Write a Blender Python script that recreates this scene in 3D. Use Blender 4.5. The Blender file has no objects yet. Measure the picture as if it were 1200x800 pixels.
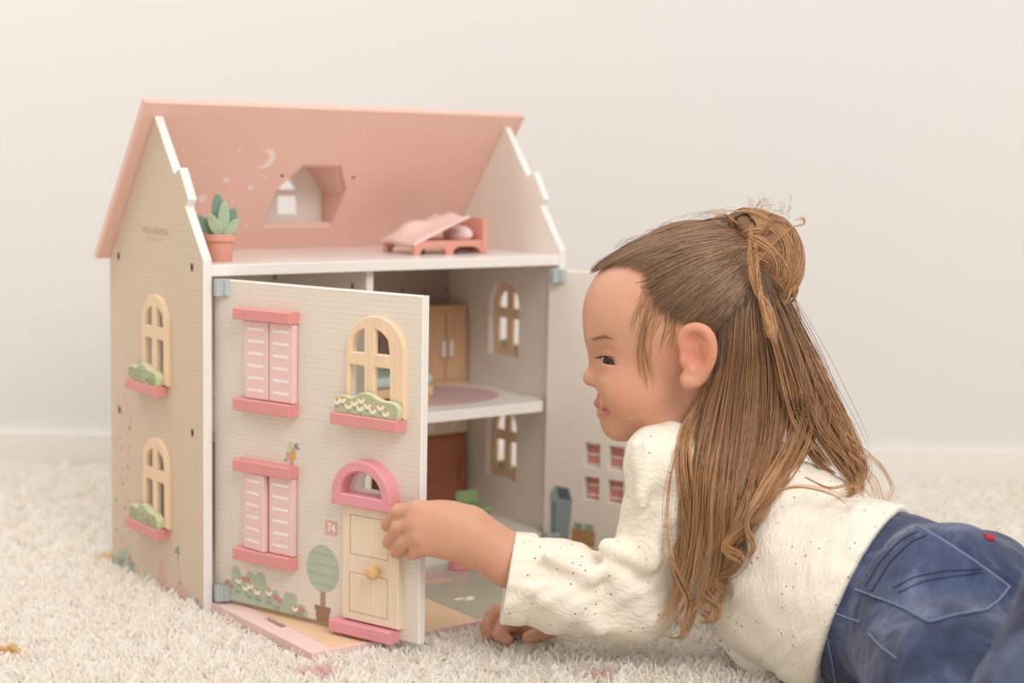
import bpy, bmesh, math, random
import numpy as np
from mathutils import Vector, Matrix
from mathutils.geometry import delaunay_2d_cdt

random.seed(7); rng = np.random.default_rng(7)
scene = bpy.context.scene
COL = scene.collection
ZO = 0.125                      # house coordinates -> world height (rug backing is z = 0)

# ------------------------------------------------------------------ camera
CAM_F = Vector((0.60094591, 0.79089883, -0.11551214))
CAM_R = Vector((0.79746942, -0.60303085, 0.01990779))
CAM_U = Vector((0.05391234, 0.10408091, 0.99310655))
CAM_C = Vector((-0.69660607, -1.4111283, 0.34842923 + ZO))
cam_d = bpy.data.cameras.new('camera'); cam = bpy.data.objects.new('camera', cam_d); COL.objects.link(cam)
cam.matrix_world = Matrix(((CAM_R.x, CAM_U.x, -CAM_F.x, CAM_C.x), (CAM_R.y, CAM_U.y, -CAM_F.y, CAM_C.y),
                           (CAM_R.z, CAM_U.z, -CAM_F.z, CAM_C.z), (0, 0, 0, 1)))
cam_d.sensor_fit = 'HORIZONTAL'; cam_d.sensor_width = 36; cam_d.lens = 56.44
cam_d.clip_start = 0.05; cam_d.clip_end = 50
cam_d.dof.use_dof = True; cam_d.dof.focus_distance = 1.40; cam_d.dof.aperture_fstop = 4.0
scene.camera = cam

# ------------------------------------------------------------------ light and exposure
world = bpy.data.worlds.new('studio'); scene.world = world; world.use_nodes = True
bg = world.node_tree.nodes['Background']
bg.inputs['Color'].default_value = (1.0, 0.98, 0.955, 1); bg.inputs['Strength'].default_value = 0.74
RH = Vector((CAM_R.x, CAM_R.y, 0)).normalized(); FH = Vector((CAM_F.x, CAM_F.y, 0)).normalized()
def room(x, d, z):               # right of camera, depth from camera, height -> world
    return Vector((CAM_C.x, CAM_C.y, 0)) + RH*x + FH*d + Vector((0, 0, z))
def area(name, pos, target, sx, sy, watts, col):
    l = bpy.data.lights.new(name, 'AREA'); l.shape = 'RECTANGLE'; l.size = sx; l.size_y = sy; l.energy = watts; l.color = col
    o = bpy.data.objects.new(name, l); COL.objects.link(o); o.location = pos
    o.rotation_euler = (target - pos).to_track_quat('-Z', 'Y').to_euler()
area('softbox_light', room(0.75, 0.05, 1.75), room(0.05, 1.55, 0.15), 1.3, 1.0, 27, (1.0, 0.975, 0.945))
area('ceiling_light', room(-1.05, 1.85, 1.75), room(-0.80, 2.15, 0.25), 0.8, 0.8, 10, (1.0, 0.98, 0.96))
scene.view_settings.view_transform = 'Standard'; scene.view_settings.look = 'None'
scene.view_settings.gamma = 1; scene.view_settings.use_curve_mapping = False
scene.view_settings.exposure = 0.03

# ------------------------------------------------------------------ materials
def lin(c):
    return tuple((x/255/12.92 if x/255 <= 0.04045 else ((x/255+0.055)/1.055)**2.4) for x in c)
def mat(name, rgb, rough=0.5, noise=0.06, scale=60, bump=0.0, bscale=400, spec=0.4, sub=0.0, stretch=(1, 1, 1)):
    m = bpy.data.materials.new(name); m.use_nodes = True
    nt = m.node_tree; N = nt.nodes; b = N['Principled BSDF']
    c = lin(rgb); b.inputs['Roughness'].default_value = rough; b.inputs['Specular IOR Level'].default_value = spec
    tc = N.new('ShaderNodeTexCoord'); mp = N.new('ShaderNodeMapping'); mp.inputs['Scale'].default_value = stretch
    nt.links.new(tc.outputs['Object'], mp.inputs['Vector'])
    n = N.new('ShaderNodeTexNoise'); n.inputs['Scale'].default_value = scale; n.inputs['Detail'].default_value = 4
    nt.links.new(mp.outputs['Vector'], n.inputs['Vector'])
    r = N.new('ShaderNodeMix'); r.data_type = 'RGBA'
    r.inputs[6].default_value = (*[x*(1-noise) for x in c], 1); r.inputs[7].default_value = (*[min(1, x*(1+noise)) for x in c], 1)
    nt.links.new(n.outputs['Fac'], r.inputs[0]); nt.links.new(r.outputs[2], b.inputs['Base Color'])
    if bump:
        n2 = N.new('ShaderNodeTexNoise'); n2.inputs['Scale'].default_value = bscale; n2.inputs['Detail'].default_value = 3
        nt.links.new(mp.outputs['Vector'], n2.inputs['Vector'])
        bp = N.new('ShaderNodeBump'); bp.inputs['Strength'].default_value = bump; bp.inputs['Distance'].default_value = 0.001
        nt.links.new(n2.outputs['Fac'], bp.inputs['Height']); nt.links.new(bp.outputs['Normal'], b.inputs['Normal'])
    if sub:
        b.inputs['Subsurface Weight'].default_value = sub; b.inputs['Subsurface Radius'].default_value = (1.0, 0.35, 0.2)
        b.inputs['Subsurface Scale'].default_value = 0.004
    return m
def plank_mat(name, rgb, line, pitch=0.0049):
    """matt paint with thin, slightly wavering printed plank lines (running level, spaced along object Z)"""
    m = mat(name, rgb, 0.55, 0.03, 40)
    nt = m.node_tree; N = nt.nodes; L = nt.links; b = N['Principled BSDF']
    base = b.inputs['Base Color'].links[0].from_socket
    g = N.new('ShaderNodeNewGeometry'); sp = N.new('ShaderNodeSeparateXYZ'); L.new(g.outputs['Position'], sp.inputs[0])
    mp = N.new('ShaderNodeMapping'); mp.inputs['Scale'].default_value = (25, 25, 60); L.new(g.outputs['Position'], mp.inputs['Vector'])
    n = N.new('ShaderNodeTexNoise'); n.inputs['Scale'].default_value = 1; n.inputs['Detail'].default_value = 2; L.new(mp.outputs['Vector'], n.inputs['Vector'])
    def mt(op, a, bb=None, c=None):
        k = N.new('ShaderNodeMath'); k.operation = op
        for i, v in enumerate((a, bb, c)):
            if v is None: continue
            if isinstance(v, (int, float)): k.inputs[i].default_value = v
            else: L.new(v, k.inputs[i])
        return k.outputs[0]
    z = mt('ADD', sp.outputs['Z'], mt('MULTIPLY', mt('SUBTRACT', n.outputs['Fac'], 0.5), 0.0022))
    fr = mt('FRACT', mt('DIVIDE', z, pitch))
    d = mt('ABSOLUTE', mt('SUBTRACT', fr, 0.5))
    ln = mt('SUBTRACT', 1.0, mt('SMOOTH_MIN', mt('MULTIPLY', d, 9.0), 1.0, 0.3))
    ln = mt('MAXIMUM', ln, 0.0)
    n3 = N.new('ShaderNodeTexNoise'); n3.inputs['Scale'].default_value = 18; L.new(mp.outputs['Vector'], n3.inputs['Vector'])
    mp2 = N.new('ShaderNodeMapping'); mp2.inputs['Scale'].default_value = (1.2, 1.2, 9); L.new(g.outputs['Position'], mp2.inputs['Vector']); L.new(mp2.outputs['Vector'], n3.inputs['Vector'])
    amt = mt('MULTIPLY', ln, mt('MULTIPLY', mt('SUBTRACT', n3.outputs['Fac'], 0.18), 1.1))
    mx = N.new('ShaderNodeMix'); mx.data_type = 'RGBA'; L.new(amt, mx.inputs[0]); L.new(base, mx.inputs[6]); mx.inputs[7].default_value = (*lin(line), 1)
    mx.clamp_factor = True
    L.new(mx.outputs[2], b.inputs['Base Color'])
    return m
def wood_mat(name, rgb, rough=0.45, stretch=(30, 30, 2), amt=0.13):
    return mat(name, rgb, rough, amt, 9, 0.05, 60, 0.4, stretch=stretch)
M = dict(
  wall=mat('wall_paint', (227, 224, 221), 0.85, 0.01, 3, 0.02, 300),
  base=mat('baseboard_paint', (238, 233, 226), 0.6, 0.01, 5),
  facade=plank_mat('plank_print_paint', (229, 217, 203), (192, 174, 152)),
  sidewall=plank_mat('plank_print_paint_side_shade', (216, 195, 171), (188, 165, 140), 0.0052),  # same paint as the facade, darkened: side's shade mixed into the colour
  white=mat('white_lacquer', (240, 235, 229), 0.25, 0.015, 20),
  inner=mat('warm_inner_paint', (238, 228, 217), 0.5, 0.02, 20),
  roof=mat('roof_pink_paint', (232, 190, 176), 0.5, 0.025, 25),
  coral=mat('coral_paint', (222, 148, 144), 0.42, 0.05, 90, 0.05, 500),
  pink=mat('shutter_pink_paint', (236, 198, 195), 0.45, 0.04, 90, 0.04, 500),
  rose=mat('rose_paint', (226, 152, 160), 0.42, 0.05, 90, 0.05, 500),
  yardpink=mat('yard_border_pink', (240, 207, 199), 0.42, 0.03, 60),
  wood=wood_mat('pale_beech_wood', (238, 206, 172)),
  doorwood=wood_mat('pale_maple_wood', (236, 213, 186), stretch=(60, 60, 3)),
  wardrobe=wood_mat('honey_wood', (218, 178, 138)),
  tealbed=mat('teal_paint', (178, 194, 184), 0.3, 0.03, 30),
  brownwood=wood_mat('walnut_wood', (150, 108, 78)),
  terracotta=mat('terracotta_paint', (186, 118, 92), 0.4, 0.04, 60),
  green=mat('chair_green_paint', (150, 176, 124), 0.45, 0.04, 60),
  hedge=mat('hedge_green_paint', (204, 208, 168), 0.5, 0.05, 90),
  hedgeprint=mat('hedge_print_green', (184, 184, 146), 0.5, 0.10, 300),
  hedgedark=mat('leaf_print_green', (150, 162, 124), 0.5, 0.05, 90),
  leafdark=mat('cactus_dark_green', (122, 154, 136), 0.45, 0.06, 90, 0.05, 400),
  leaflight=mat('cactus_light_green', (174, 190, 158), 0.45, 0.05, 90, 0.05, 400),
  pot=mat('pot_terracotta_pink', (222, 156, 138), 0.5, 0.05, 80, 0.05, 400),
  steel=mat('zinc_steel', (180, 190, 190), 0.35, 0.05, 60),
  dark=mat('hole_dark', (70, 60, 50), 0.7, 0.05, 40),
  printgreen=mat('print_sage', (180, 190, 168), 0.55, 0.06, 60),
  printgreen2=mat('print_sage_deep', (154, 166, 144), 0.55, 0.04, 60),
  printblue=mat('print_blue_grey', (150, 166, 168), 0.5, 0.04, 60),
  printblue2=mat('print_blue_dark', (98, 108, 112), 0.5, 0.04, 60),
  printblue4=mat('print_blue_mid', (128, 144, 148), 0.5, 0.04, 60),
  printblue3=mat('print_blue_light', (158, 174, 174), 0.5, 0.04, 60),
  printbrown=mat('print_brown', (172, 140, 118), 0.55, 0.04, 60),
  printbrown2=mat('print_brown_deep', (156, 120, 98), 0.55, 0.04, 60),
  printcrate=mat('print_crate', (190, 142, 96), 0.55, 0.05, 60),
  printpink=mat('print_pink', (222, 174, 166), 0.55, 0.04, 60),
  printred=mat('print_red', (204, 136, 130), 0.55, 0.04, 60),
  printcream=mat('print_cream', (246, 236, 220), 0.55, 0.02, 60),
  printyellow=mat('print_ochre', (214, 170, 96), 0.55, 0.04, 60),
  printgrey=mat('print_grey', (150, 146, 148), 0.55, 0.04, 60),
  printtaupe=mat('print_taupe', (206, 178, 158), 0.6, 0.02, 60),
  printlilac=mat('print_lilac', (206, 172, 172), 0.55, 0.04, 60),
  lawn=mat('lawn_sage_gloss', (186, 182, 162), 0.22, 0.03, 30),
  mauve=mat('mauve_wallpaper', (184, 162, 156), 0.6, 0.02, 30),
  mauvedark=mat('mauve_print', (160, 130, 130), 0.6, 0.02, 30),
  blanket=mat('blanket_felt_pink', (240, 208, 198), 0.9, 0.03, 200, 0.3, 900),
  pillow=mat('pillow_pink', (240, 214, 214), 0.8, 0.03, 200, 0.2, 900),
  moon=mat('print_moon', (240, 222, 214), 0.55, 0.02, 60),
)
def path_mat():
    m = mat('yard_path_print', (230, 196, 160), 0.45, 0.04, 60)
    nt = m.node_tree; N = nt.nodes; L = nt.links; b = N['Principled BSDF']; base = b.inputs['Base Color'].links[0].from_socket
    g = N.new('ShaderNodeNewGeometry'); mp = N.new('ShaderNodeMapping'); mp.inputs['Rotation'].default_value = (0, 0, 0.785); L.new(g.outputs['Position'], mp.inputs['Vector'])
    br = N.new('ShaderNodeTexBrick'); br.inputs['Scale'].default_value = 40; br.inputs['Mortar Size'].default_value = 0.02
    br.inputs['Color1'].default_value = (0, 0, 0, 1); br.inputs['Color2'].default_value = (0.25, 0.25, 0.25, 1); br.inputs['Mortar'].default_value = (1, 1, 1, 1)
    L.new(mp.outputs['Vector'], br.inputs['Vector'])
    mx = N.new('ShaderNodeMix'); mx.data_type = 'RGBA'; L.new(br.outputs['Color'], mx.inputs[0]); L.new(base, mx.inputs[6]); mx.inputs[7].default_value = (*lin((240, 208, 172)), 1)
    L.new(mx.outputs[2], b.inputs['Base Color']); return m
M['path'] = path_mat()

# ------------------------------------------------------------------ object helpers
def tag(o, label=None, cat=None, group=None, kind=None):
    if label: o['label'] = label
    if cat: o['category'] = cat
    if group: o['group'] = group
    if kind: o['kind'] = kind
    return o
WPOS = {}
def empty(name, loc, label, cat, group=None):
    o = bpy.data.objects.new(name, None); COL.objects.link(o); o.location = loc; o.empty_display_size = 0.02
    WPOS[o.name] = Vector(loc); return tag(o, label, cat, group)
class MB:
    """collects geometry given in world coordinates"""
    def __init__(s): s.v = []; s.f = []
    def add(s, v, f):
        n = len(s.v); s.v += [tuple(p) for p in v]; s.f += [tuple(i+n for i in q) for q in f]; return s
def build(name, mb, material, parent=None, smooth=False, bevel=0.0, angle=None, recalc=True):
    V = np.array(mb.v, float); c = (V.min(0)+V.max(0))/2
    if parent is None: c[2] = V[:, 2].min()
    me = bpy.data.meshes.new(name); me.from_pydata((V-c).tolist(), [], mb.f)
    if recalc:
        bm = bmesh.new(); bm.from_mesh(me); bmesh.ops.recalc_face_normals(bm, faces=bm.faces); bm.to_mesh(me); bm.free()
    if smooth or angle:
        me.polygons.foreach_set('use_smooth', [True]*len(me.polygons))
        if angle: me.set_sharp_from_angle(angle=math.radians(angle))
    o = bpy.data.objects.new(name, me); COL.objects.link(o)
    if material is not None: me.materials.append(material)
    pw = WPOS[parent.name] if parent else Vector((0, 0, 0))
    o.parent = parent; o.location = Vector(c) - pw; WPOS[o.name] = Vector(c)
    if bevel:
        b = o.modifiers.new('bevel', 'BEVEL'); b.width = bevel; b.segments = 2; b.limit_method = 'ANGLE'; b.angle_limit = math.radians(40)
    return o
# frame: origin O, axes A (u), B (v), Nn (w)
class Fr:
    def __init__(s, O, A, B, Nn): s.O, s.A, s.B, s.N = Vector(O), Vector(A).normalized(), Vector(B).normalized(), Vector(Nn).normalized()
    def p(s, u, v, w=0): return s.O + s.A*u + s.B*v + s.N*w
XY = Fr((0, 0, ZO), (1, 0, 0), (0, 1, 0), (0, 0, 1))
def area2(l): return sum(l[i][0]*l[(i+1) % len(l)][1]-l[(i+1) % len(l)][0]*l[i][1] for i in range(len(l)))/2
def offset(l, d):
    """move a CCW loop inwards by d"""
    out = []; n = len(l)
    for i in range(n):
        a, b, c = Vector(l[i-1]), Vector(l[i]), Vector(l[(i+1) % n])
        e1 = (b-a).normalized(); e2 = (c-b).normalized()
        n1 = Vector((-e1.y, e1.x)); n2 = Vector((-e2.y, e2.x)); m = n1+n2
        if m.length < 1e-6: m = n1
        m.normalize(); k = d/max(0.35, m.dot(n1)); out.append((b.x+m.x*k, b.y+m.y*k))
    return out
def inside(p, l):
    r = False; x, y = p
    for i in range(len(l)):
        (x0, y0), (x1, y1) = l[i-1], l[i]
        if (y0 > y) != (y1 > y) and x < (x1-x0)*(y-y0)/(y1-y0)+x0: r = not r
    return r
def plate(mb, fr, outer, w0, w1, holes=(), ch=0.0, back=True):
    """flat board between w0 (back) and w1 (front) with chamfered front rim"""
    loops = [outer if area2(outer) > 0 else outer[::-1]] + [h if area2(h) < 0 else h[::-1] for h in holes]
    base = len(mb.v); rings = []
    def ring(ls, w):
        st = []
        for l in ls:
            st.append(len(mb.v)); mb.v += [tuple(fr.p(u, v, w)) for u, v in l]
        return st
    sgn = 1 if w1 > w0 else -1
    lv = [(loops, w0)]
    if ch: lv += [(loops, w1-sgn*ch), ([offset(l, ch) for l in loops], w1)]
    else: lv += [(loops, w1)]
    sts = [ring(l, w) for l, w in lv]
    for k in range(len(sts)-1):
        for li, l in enumerate(loops):
            n = len(l)
            for i in range(n):
                j = (i+1) % n; a, b = sts[k][li], sts[k+1][li]
                mb.f.append((a+i, a+j, b+j, b+i))
    def cap(k):
        ls = lv[k][0]
        if len(ls) == 1 and len(ls[0]) <= 4: mb.f.append(tuple(range(sts[k][0], sts[k][0]+len(ls[0])))); return
        co, ed, flat = [], [], []
        for li, l in enumerate(ls):
            n0 = len(co); co += [Vector(q) for q in l]; flat += [sts[k][li]+i for i in range(len(l))]
            ed += [(n0+i, n0+(i+1) % len(l)) for i in range(len(l))]
        res = delaunay_2d_cdt(co, ed, [], 0, 1e-9)
        def src(i): return res[3][i][0] if res[3][i] else min(range(len(co)), key=lambda k: (co[k]-res[0][i]).length)
        for t in res[2]:
            cc = (res[0][t[0]]+res[0][t[1]]+res[0][t[2]])/3
            if not inside(cc, ls[0]) or any(inside(cc, h) for h in ls[1:]): continue
            q = [flat[src(i)] for i in t]
            if len(set(q)) == 3: mb.f.append(tuple(q))
    cap(len(lv)-1)
    if back: cap(0)
    return mb
def rect(u0, v0, u1, v1): return [(u0, v0), (u1, v0), (u1, v1), (u0, v1)]
def rrect(u0, v0, u1, v1, r, n=4):
    out = []
    for cx, cy, a0 in ((u1-r, v0+r, -90), (u1-r, v1-r, 0), (u0+r, v1-r, 90), (u0+r, v0+r, 180)):
        for i in range(n+1):
            a = math.radians(a0+90*i/n); out.append((cx+r*math.cos(a), cy+r*math.sin(a)))
    return out
def ell(cu, cv, a, b, n=20, rot=0):
    c, s = math.cos(rot), math.sin(rot)
    return [(cu+a*math.cos(t)*c-b*math.sin(t)*s, cv+a*math.cos(t)*s+b*math.sin(t)*c) for t in [2*math.pi*i/n for i in range(n)]]
def arch(u0, v0, u1, vs, n=16, k=1.0):
    """rectangle from v0 up to vs with a round arch above"""
    c, r = (u0+u1)/2, (u1-u0)/2
    return [(u0, v0), (u1, v0)] + [(c+r*math.cos(math.pi*i/n), vs+k*r*math.sin(math.pi*i/n)) for i in range(n+1)]
def box(mb, x0, y0, z0, x1, y1, z1):
    """house coordinates"""
    P = [(x, y, z+ZO) for z in (z0, z1) for x, y in ((x0, y0), (x1, y0), (x1, y1), (x0, y1))]
    return mb.add(P, [(0, 3, 2, 1), (4, 5, 6, 7), (0, 1, 5, 4), (1, 2, 6, 5), (2, 3, 7, 6), (3, 0, 4, 7)])
def lathe(mb, c, prof, n=28, axis=(0, 0, 1)):
    q = Vector((0, 0, 1)).rotation_difference(Vector(axis)); base = len(mb.v); c = Vector(c)
    for r, z in prof:
        for i in range(n):
            a = 2*math.pi*i/n; mb.v.append(tuple(c + q @ Vector((r*math.cos(a), r*math.sin(a), z))))
    for k in range(len(prof)-1):
        for i in range(n):
            j = (i+1) % n; a, b = base+k*n, base+(k+1)*n
            mb.f.append((a+i, a+j, b+j, b+i))
    mb.f.append(tuple(base+i for i in range(n))[::-1]); e = base+(len(prof)-1)*n; mb.f.append(tuple(e+i for i in range(n)))
    return mb
# ------------------------------------------------------------------ setting
def quad_struct(name, pts, material, kind='structure'):
    mb = MB(); mb.add(pts, [tuple(range(len(pts)))]); return tag(build(name, mb, material), kind=kind)
WALL_D = 2.26
def slab_struct(name, x0, x1, d0, d1, z0, z1, material):
    mb = MB(); P = [room(x, d, z) for z in (z0, z1) for x, d in ((x0, d0), (x1, d0), (x1, d1), (x0, d1))]
    mb.add(P, [(0, 3, 2, 1), (4, 5, 6, 7), (0, 1, 5, 4), (1, 2, 6, 5), (2, 3, 7, 6), (3, 0, 4, 7)])
    return tag(build(name, mb, material), kind='structure')
floor_m = mat('rug_backing', (232, 220, 202), 0.95, 0.03, 80)
slab_struct('floor', -2.2, 2.2, -1.2, WALL_D+0.1, -0.03, -0.002, floor_m)
slab_struct('wall_back', -2.2, 2.2, WALL_D, WALL_D+0.08, -0.002, 2.4, M['wall'])
slab_struct('baseboard_back', -2.2, 2.2, WALL_D-0.012, WALL_D, -0.002, 0.068, M['base'])

# ------------------------------------------------------------------ doll house
W, D, T = 0.45, 0.2233, 0.0089
ZB = -0.117                      # bottom of the panels (sunk a little in the pile)
ZA, ZM, ZG = 0.2365, 0.0705, -0.083   # tops of attic, middle and ground floors
house = empty('dollhouse', (W/2, D/2, ZB+ZO), 'open wooden dollhouse with pink roof and beige plank walls standing on the rug', 'dollhouse')
AP = (0.1080, 0.3800)
gable = [(0, ZB), (D, ZB), (D, AP[1]-1.303*(D-AP[0])), AP, (0.0634, 0.3236), (0.0518, 0.3291), (0.0313, 0.2985), (0.0385, 0.2918), (0, 0.2418)]
def win_holes(yc, zs, zb=0.1085):
    """the four panes (u = Y): zs shifts the whole window in Z"""
    hw = 0.0285
    L = []
    for s in (-1, 1):
        a, b = (yc+s*0.0058), (yc+s*0.0215)
        u0, u1 = min(a, b), max(a, b)
        L.append(rrect(u0, zb+0.010+zs, u1, 0.155+zs, 0.0012, 2))
        q = [(a, 0.1675+zs), (b, 0.1675+zs)]
        for i in range(1, 9):
            x = (b-yc)+((a-yc)-(b-yc))*i/8; q.append((yc+x, 0.1675+zs+0.0212*math.sqrt(max(0, 1-(x/0.0232)**2))))
        L.append(q)
    return L
WY, WINZ = 0.1035, (0.0, -0.1475)
def wall_arch(zs, g=0.0): return arch(WY-0.0305-g, 0.1095+zs, WY+0.0305+g, 0.170+zs, 16)
FL = Fr((T, 0, ZO), (0, 1, 0), (0, 0, 1), (-1, 0, 0))            # left wall: u=Y v=Z w=outwards
FR = Fr((W-T, 0, ZO), (0, 1, 0), (0, 0, 1), (1, 0, 0))
holes = [arch(WY-0.0296, 0.111+z, WY+0.0296, 0.170+z, 12) for z in WINZ]
for nm, fr in (('left_side_panel', FL), ('right_side_panel', FR)):
    mb = MB(); plate(mb, fr, gable, 0, T, holes, 0.0007)
    o = build(nm, mb, None, house)
    o.data.materials.append(M['white']); o.data.materials.append(M['sidewall']); o.data.materials.append(M['inner'])
    for p in o.data.polygons:
        c = p.center + WPOS[o.name]; w = (Vector(c)-fr.O).dot(fr.N)
        if abs(p.normal.x) > 0.9: p.material_index = 1 if w > T*0.6 else 2
HEDGE = [(0.0, 0.0), (0.0755, 0.0), (0.0775, 0.004), (0.0772, 0.010), (0.0740, 0.0142), (0.0690, 0.0158), (0.0630, 0.0160), (0.0570, 0.0160), (0.0510, 0.0178),
         (0.0440, 0.0208), (0.0375, 0.0218), (0.0310, 0.0205), (0.0260, 0.0176), (0.0215, 0.0154), (0.0175, 0.0158), (0.0120, 0.0170), (0.0060, 0.0160), (0.0015, 0.0125), (0.0, 0.006)]
def hedge_block(parent, fr, u0, v0, w0, w1, sc=1.0, flip=False, daisies=True):
    pts = [((0.0775-u if flip else u)*sc*0.985+u0, v*sc+v0) for u, v in HEDGE]
    mb = MB(); plate(mb, fr, pts, w0, w1, (), 0.0006); o = build('hedge', mb, M['hedge'], parent, angle=30)
    # printed front: slightly smaller olive field, daisies and stems
    mb = MB(); inner = offset(pts if area2(pts) > 0 else pts[::-1], 0.0012); plate(mb, fr, inner, w1-0.0001, w1+0.00015); out = [build('hedge_print', mb, M['hedgeprint'], parent)]
    return o, pts
def daisy_set(parent, fr, pts, w):
    mb, mc, ms = MB(), MB(), MB()
    for u, v in pts:
        for k in range(5):
            a = math.radians(-165+k*37.5); plate(mb, fr, ell(u+0.0025*math.cos(a), v+0.0025*math.sin(a), 0.0021, 0.0013, 8, a), w, w+0.0003+0.00003*k)
        plate(mc, fr, ell(u, v+0.0006, 0.0017, 0.0016, 10), w, w+0.0006)
        for s in (-1, 0, 1):
            plate(ms, fr, [(u-0.0003, v-0.0028), (u+0.0003, v-0.0028), (u+s*0.0018+0.0003, v-0.0070), (u+s*0.0018-0.0003, v-0.0070)], w, w+0.0002)
    return [tag(build(n_, q_, M[m_], parent), kind='stuff') for n_, q_, m_ in (('daisy_petals', mb, 'printcream'), ('daisy_hearts', mc, 'printyellow'), ('stems', ms, 'hedgedark'))]
# side windows: frame outside, hedge and sill on it
for nm, fr in (('left', FL), ('right', FR)):
    for z in WINZ:
        mb = MB(); plate(mb, fr, wall_arch(z), T, T+0.0042, win_holes(WY, z), 0.0009)
        wf = build('arched_window', mb, M['wood'], house, angle=30)
        if nm == 'right': tag(wf, 'arched wooden window frame in the right side panel')
        mb = MB(); plate(mb, fr, rect(0.0800, 0.0985+z, 0.1560, 0.1085+z), T, T+0.014, (), 0.0008); build('window_sill', mb, M['coral'], wf)
        o, pts = hedge_block(wf, fr, 0.0815, 0.1085+z, T+0.0044, T+0.0115, 0.93, True)
        mb = MB()
        for k in range(110):
            u, v = 0.0815+random.uniform(0.003, 0.068), 0.1085+z+random.uniform(0.0015, 0.0125)
            plate(mb, fr, ell(u, v, 0.0017, 0.0005, 5, random.uniform(0, 3.1)), T+0.0114, T+0.0118+0.00002*(k % 9))
        tag(build('leaf_print', mb, M['hedgedark'], wf), kind='stuff')
# floors and other panels
def hbox(name, m, *b, par=house, bev=0.0009):
    mb = MB(); box(mb, *b); return build(name, mb, m, par, bevel=bev)
hbox('attic_floor', M['white'], T, 0, ZA-0.0111, W-T, D-0.004, ZA)
def floor_slab(name, y0, z0, z1):
    # notched at the front corners where the doors fold back
    n = 0.0205; q = [(T, 0.024), (T+0.006, 0.024), (T+0.014, y0), (W-T-n-0.004, y0)]
    q += [(W-T-n-0.004+0.016*math.sin(math.pi/2*i/6), y0+0.016*(1-math.cos(math.pi/2*i/6))) for i in range(1, 7)]+[(W-T-0.006, 0.028), (W-T, 0.028), (W-T, D-0.004), (T, D-0.004)]
    mb = MB(); plate(mb, Fr((0, 0, ZO), (1, 0, 0), (0, 1, 0), (0, 0, 1)), q, z0, z1, (), 0.0008); return build(name, mb, M['white'], house, angle=35)
floor_slab('middle_floor', 0.003, ZM-0.0111, ZM)
floor_slab('ground_floor', 0.0, ZB, ZG)
XD = 0.1927
hbox('divider_wall', M['inner'], XD, 0.012, ZM, XD+0.0085, D-0.004, ZA-0.0111)
hbox('lower_divider_wall', M['inner'], XD, 0.012, ZG, XD+0.0085, D-0.004, ZM-0.0111)
hbox('back_panel', M['inner'], T, D-0.004, ZB, W-T, D, ZA)
tag(hbox('bedroom_wallpaper', M['mauve'], XD+0.0085, D-0.0045, ZM, W-T, D-0.004, ZA-0.0111, bev=0), 'mauve wallpaper on the upper right room back wall')
FB = Fr((0, D-0.0045, ZO), (1, 0, 0), (0, 0, 1), (0, -1, 0))
mb = MB()
for i in range(7):
    for j in range(5):
        plate(mb, FB, ell(0.225+i*0.033+(j % 2)*0.016, ZM+0.018+j*0.031, 0.0032, 0.0032, 10), 0, 0.0002)
tag(build('wallpaper_dots', mb, M['mauvedark'], house), kind='stuff')
mb = MB()
FZ = Fr((0, 0, ZM+ZO), (1, 0, 0), (0, 1, 0), (0, 0, 1))
plate(mb, FZ, ell(0.335, 0.105, 0.088, 0.072, 32), 0, 0.0003); build('floor_rug_print', mb, M['printlilac'], house)
# connector holes
for y, z in ((0.0243, 0.2331), (0.1993, 0.2331), (0.0245, 0.0693), (0.2005, 0.0678)):
    mb = MB(); plate(mb, FL, ell(y, z, 0.0028, 0.0042, 14), T-0.0002, T+0.0002); build('bolt_hole', mb, M['dark'], house)
FD = Fr((XD, 0, ZO), (0, 1, 0), (0, 0, 1), (-1, 0, 0))
for y, z in ((0.0402, 0.2071), (0.2085, 0.2049)):
    mb = MB(); plate(mb, FD, ell(y, z, 0.0022, 0.0034, 12), -0.0002, 0.0003); build('screw_hole', mb, M['dark'], house)

# back roof slope with its dormer
rn = Vector((0, 0.7933, 0.6088)); rd = Vector((0, 0.6088, -0.7933))
ro = Vector((-0.0, 0.1050, 0.3978+ZO))                             # outer ridge line
FRF = Fr(ro - rn*0.008, (1, 0, 0), -rd, -rn)                      # u=X, v=up the slope (0 at ridge), w towards the inside
Ls = 0.2070
def rp(x, y, z): d = Vector((x, y, z+ZO)) - FRF.O; return (d.x, d.dot(FRF.B))
dh = [rp(0.1712, 0.1952, 0.2592), rp(0.2610, 0.1952, 0.2592), rp(0.2610, 0.1630, 0.3012), rp(0.2400, 0.1410, 0.3299), rp(0.1935, 0.1410, 0.3299), rp(0.1712, 0.1640, 0.2998)]
mb = MB(); plate(mb, FRF, rect(-0.014, -Ls, W+0.014, 0), -0.008, 0, [dh], 0.0008)
build('roof_panel', mb, M['roof'], house)
# dormer: side cheeks, little roof, face with two openings
DY0, DY1 = 0.150, 0.222
mb = MB(); face = [(0.171, 0.2400), (0.261, 0.2400), (0.261, 0.300), (0.241, 0.3345), (0.191, 0.3345), (0.171, 0.300)]
FDO = Fr((0, DY1, ZO), (1, 0, 0), (0, 0, 1), (0, -1, 0))
plate(mb, FDO, face, -0.007, 0, [rrect(0.2035, 0.2755, 0.2300, 0.2960, 0.001, 2), [(0.2035, 0.3035), (0.2290, 0.3035), (0.2205, 0.3155), (0.2150, 0.3155)]], 0.0004)
dormer = build('dormer_face', mb, M['inner'], house)
def prism(mb, pts2, y0, y1):
    n = len(pts2); mb.add([(x, y0, z+ZO) for x, z in pts2]+[(x, y1, z+ZO) for x, z in pts2], [tuple(range(n)), tuple(range(n, 2*n))]+[(i, (i+1) % n, n+(i+1) % n, n+i) for i in range(n)])
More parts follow.
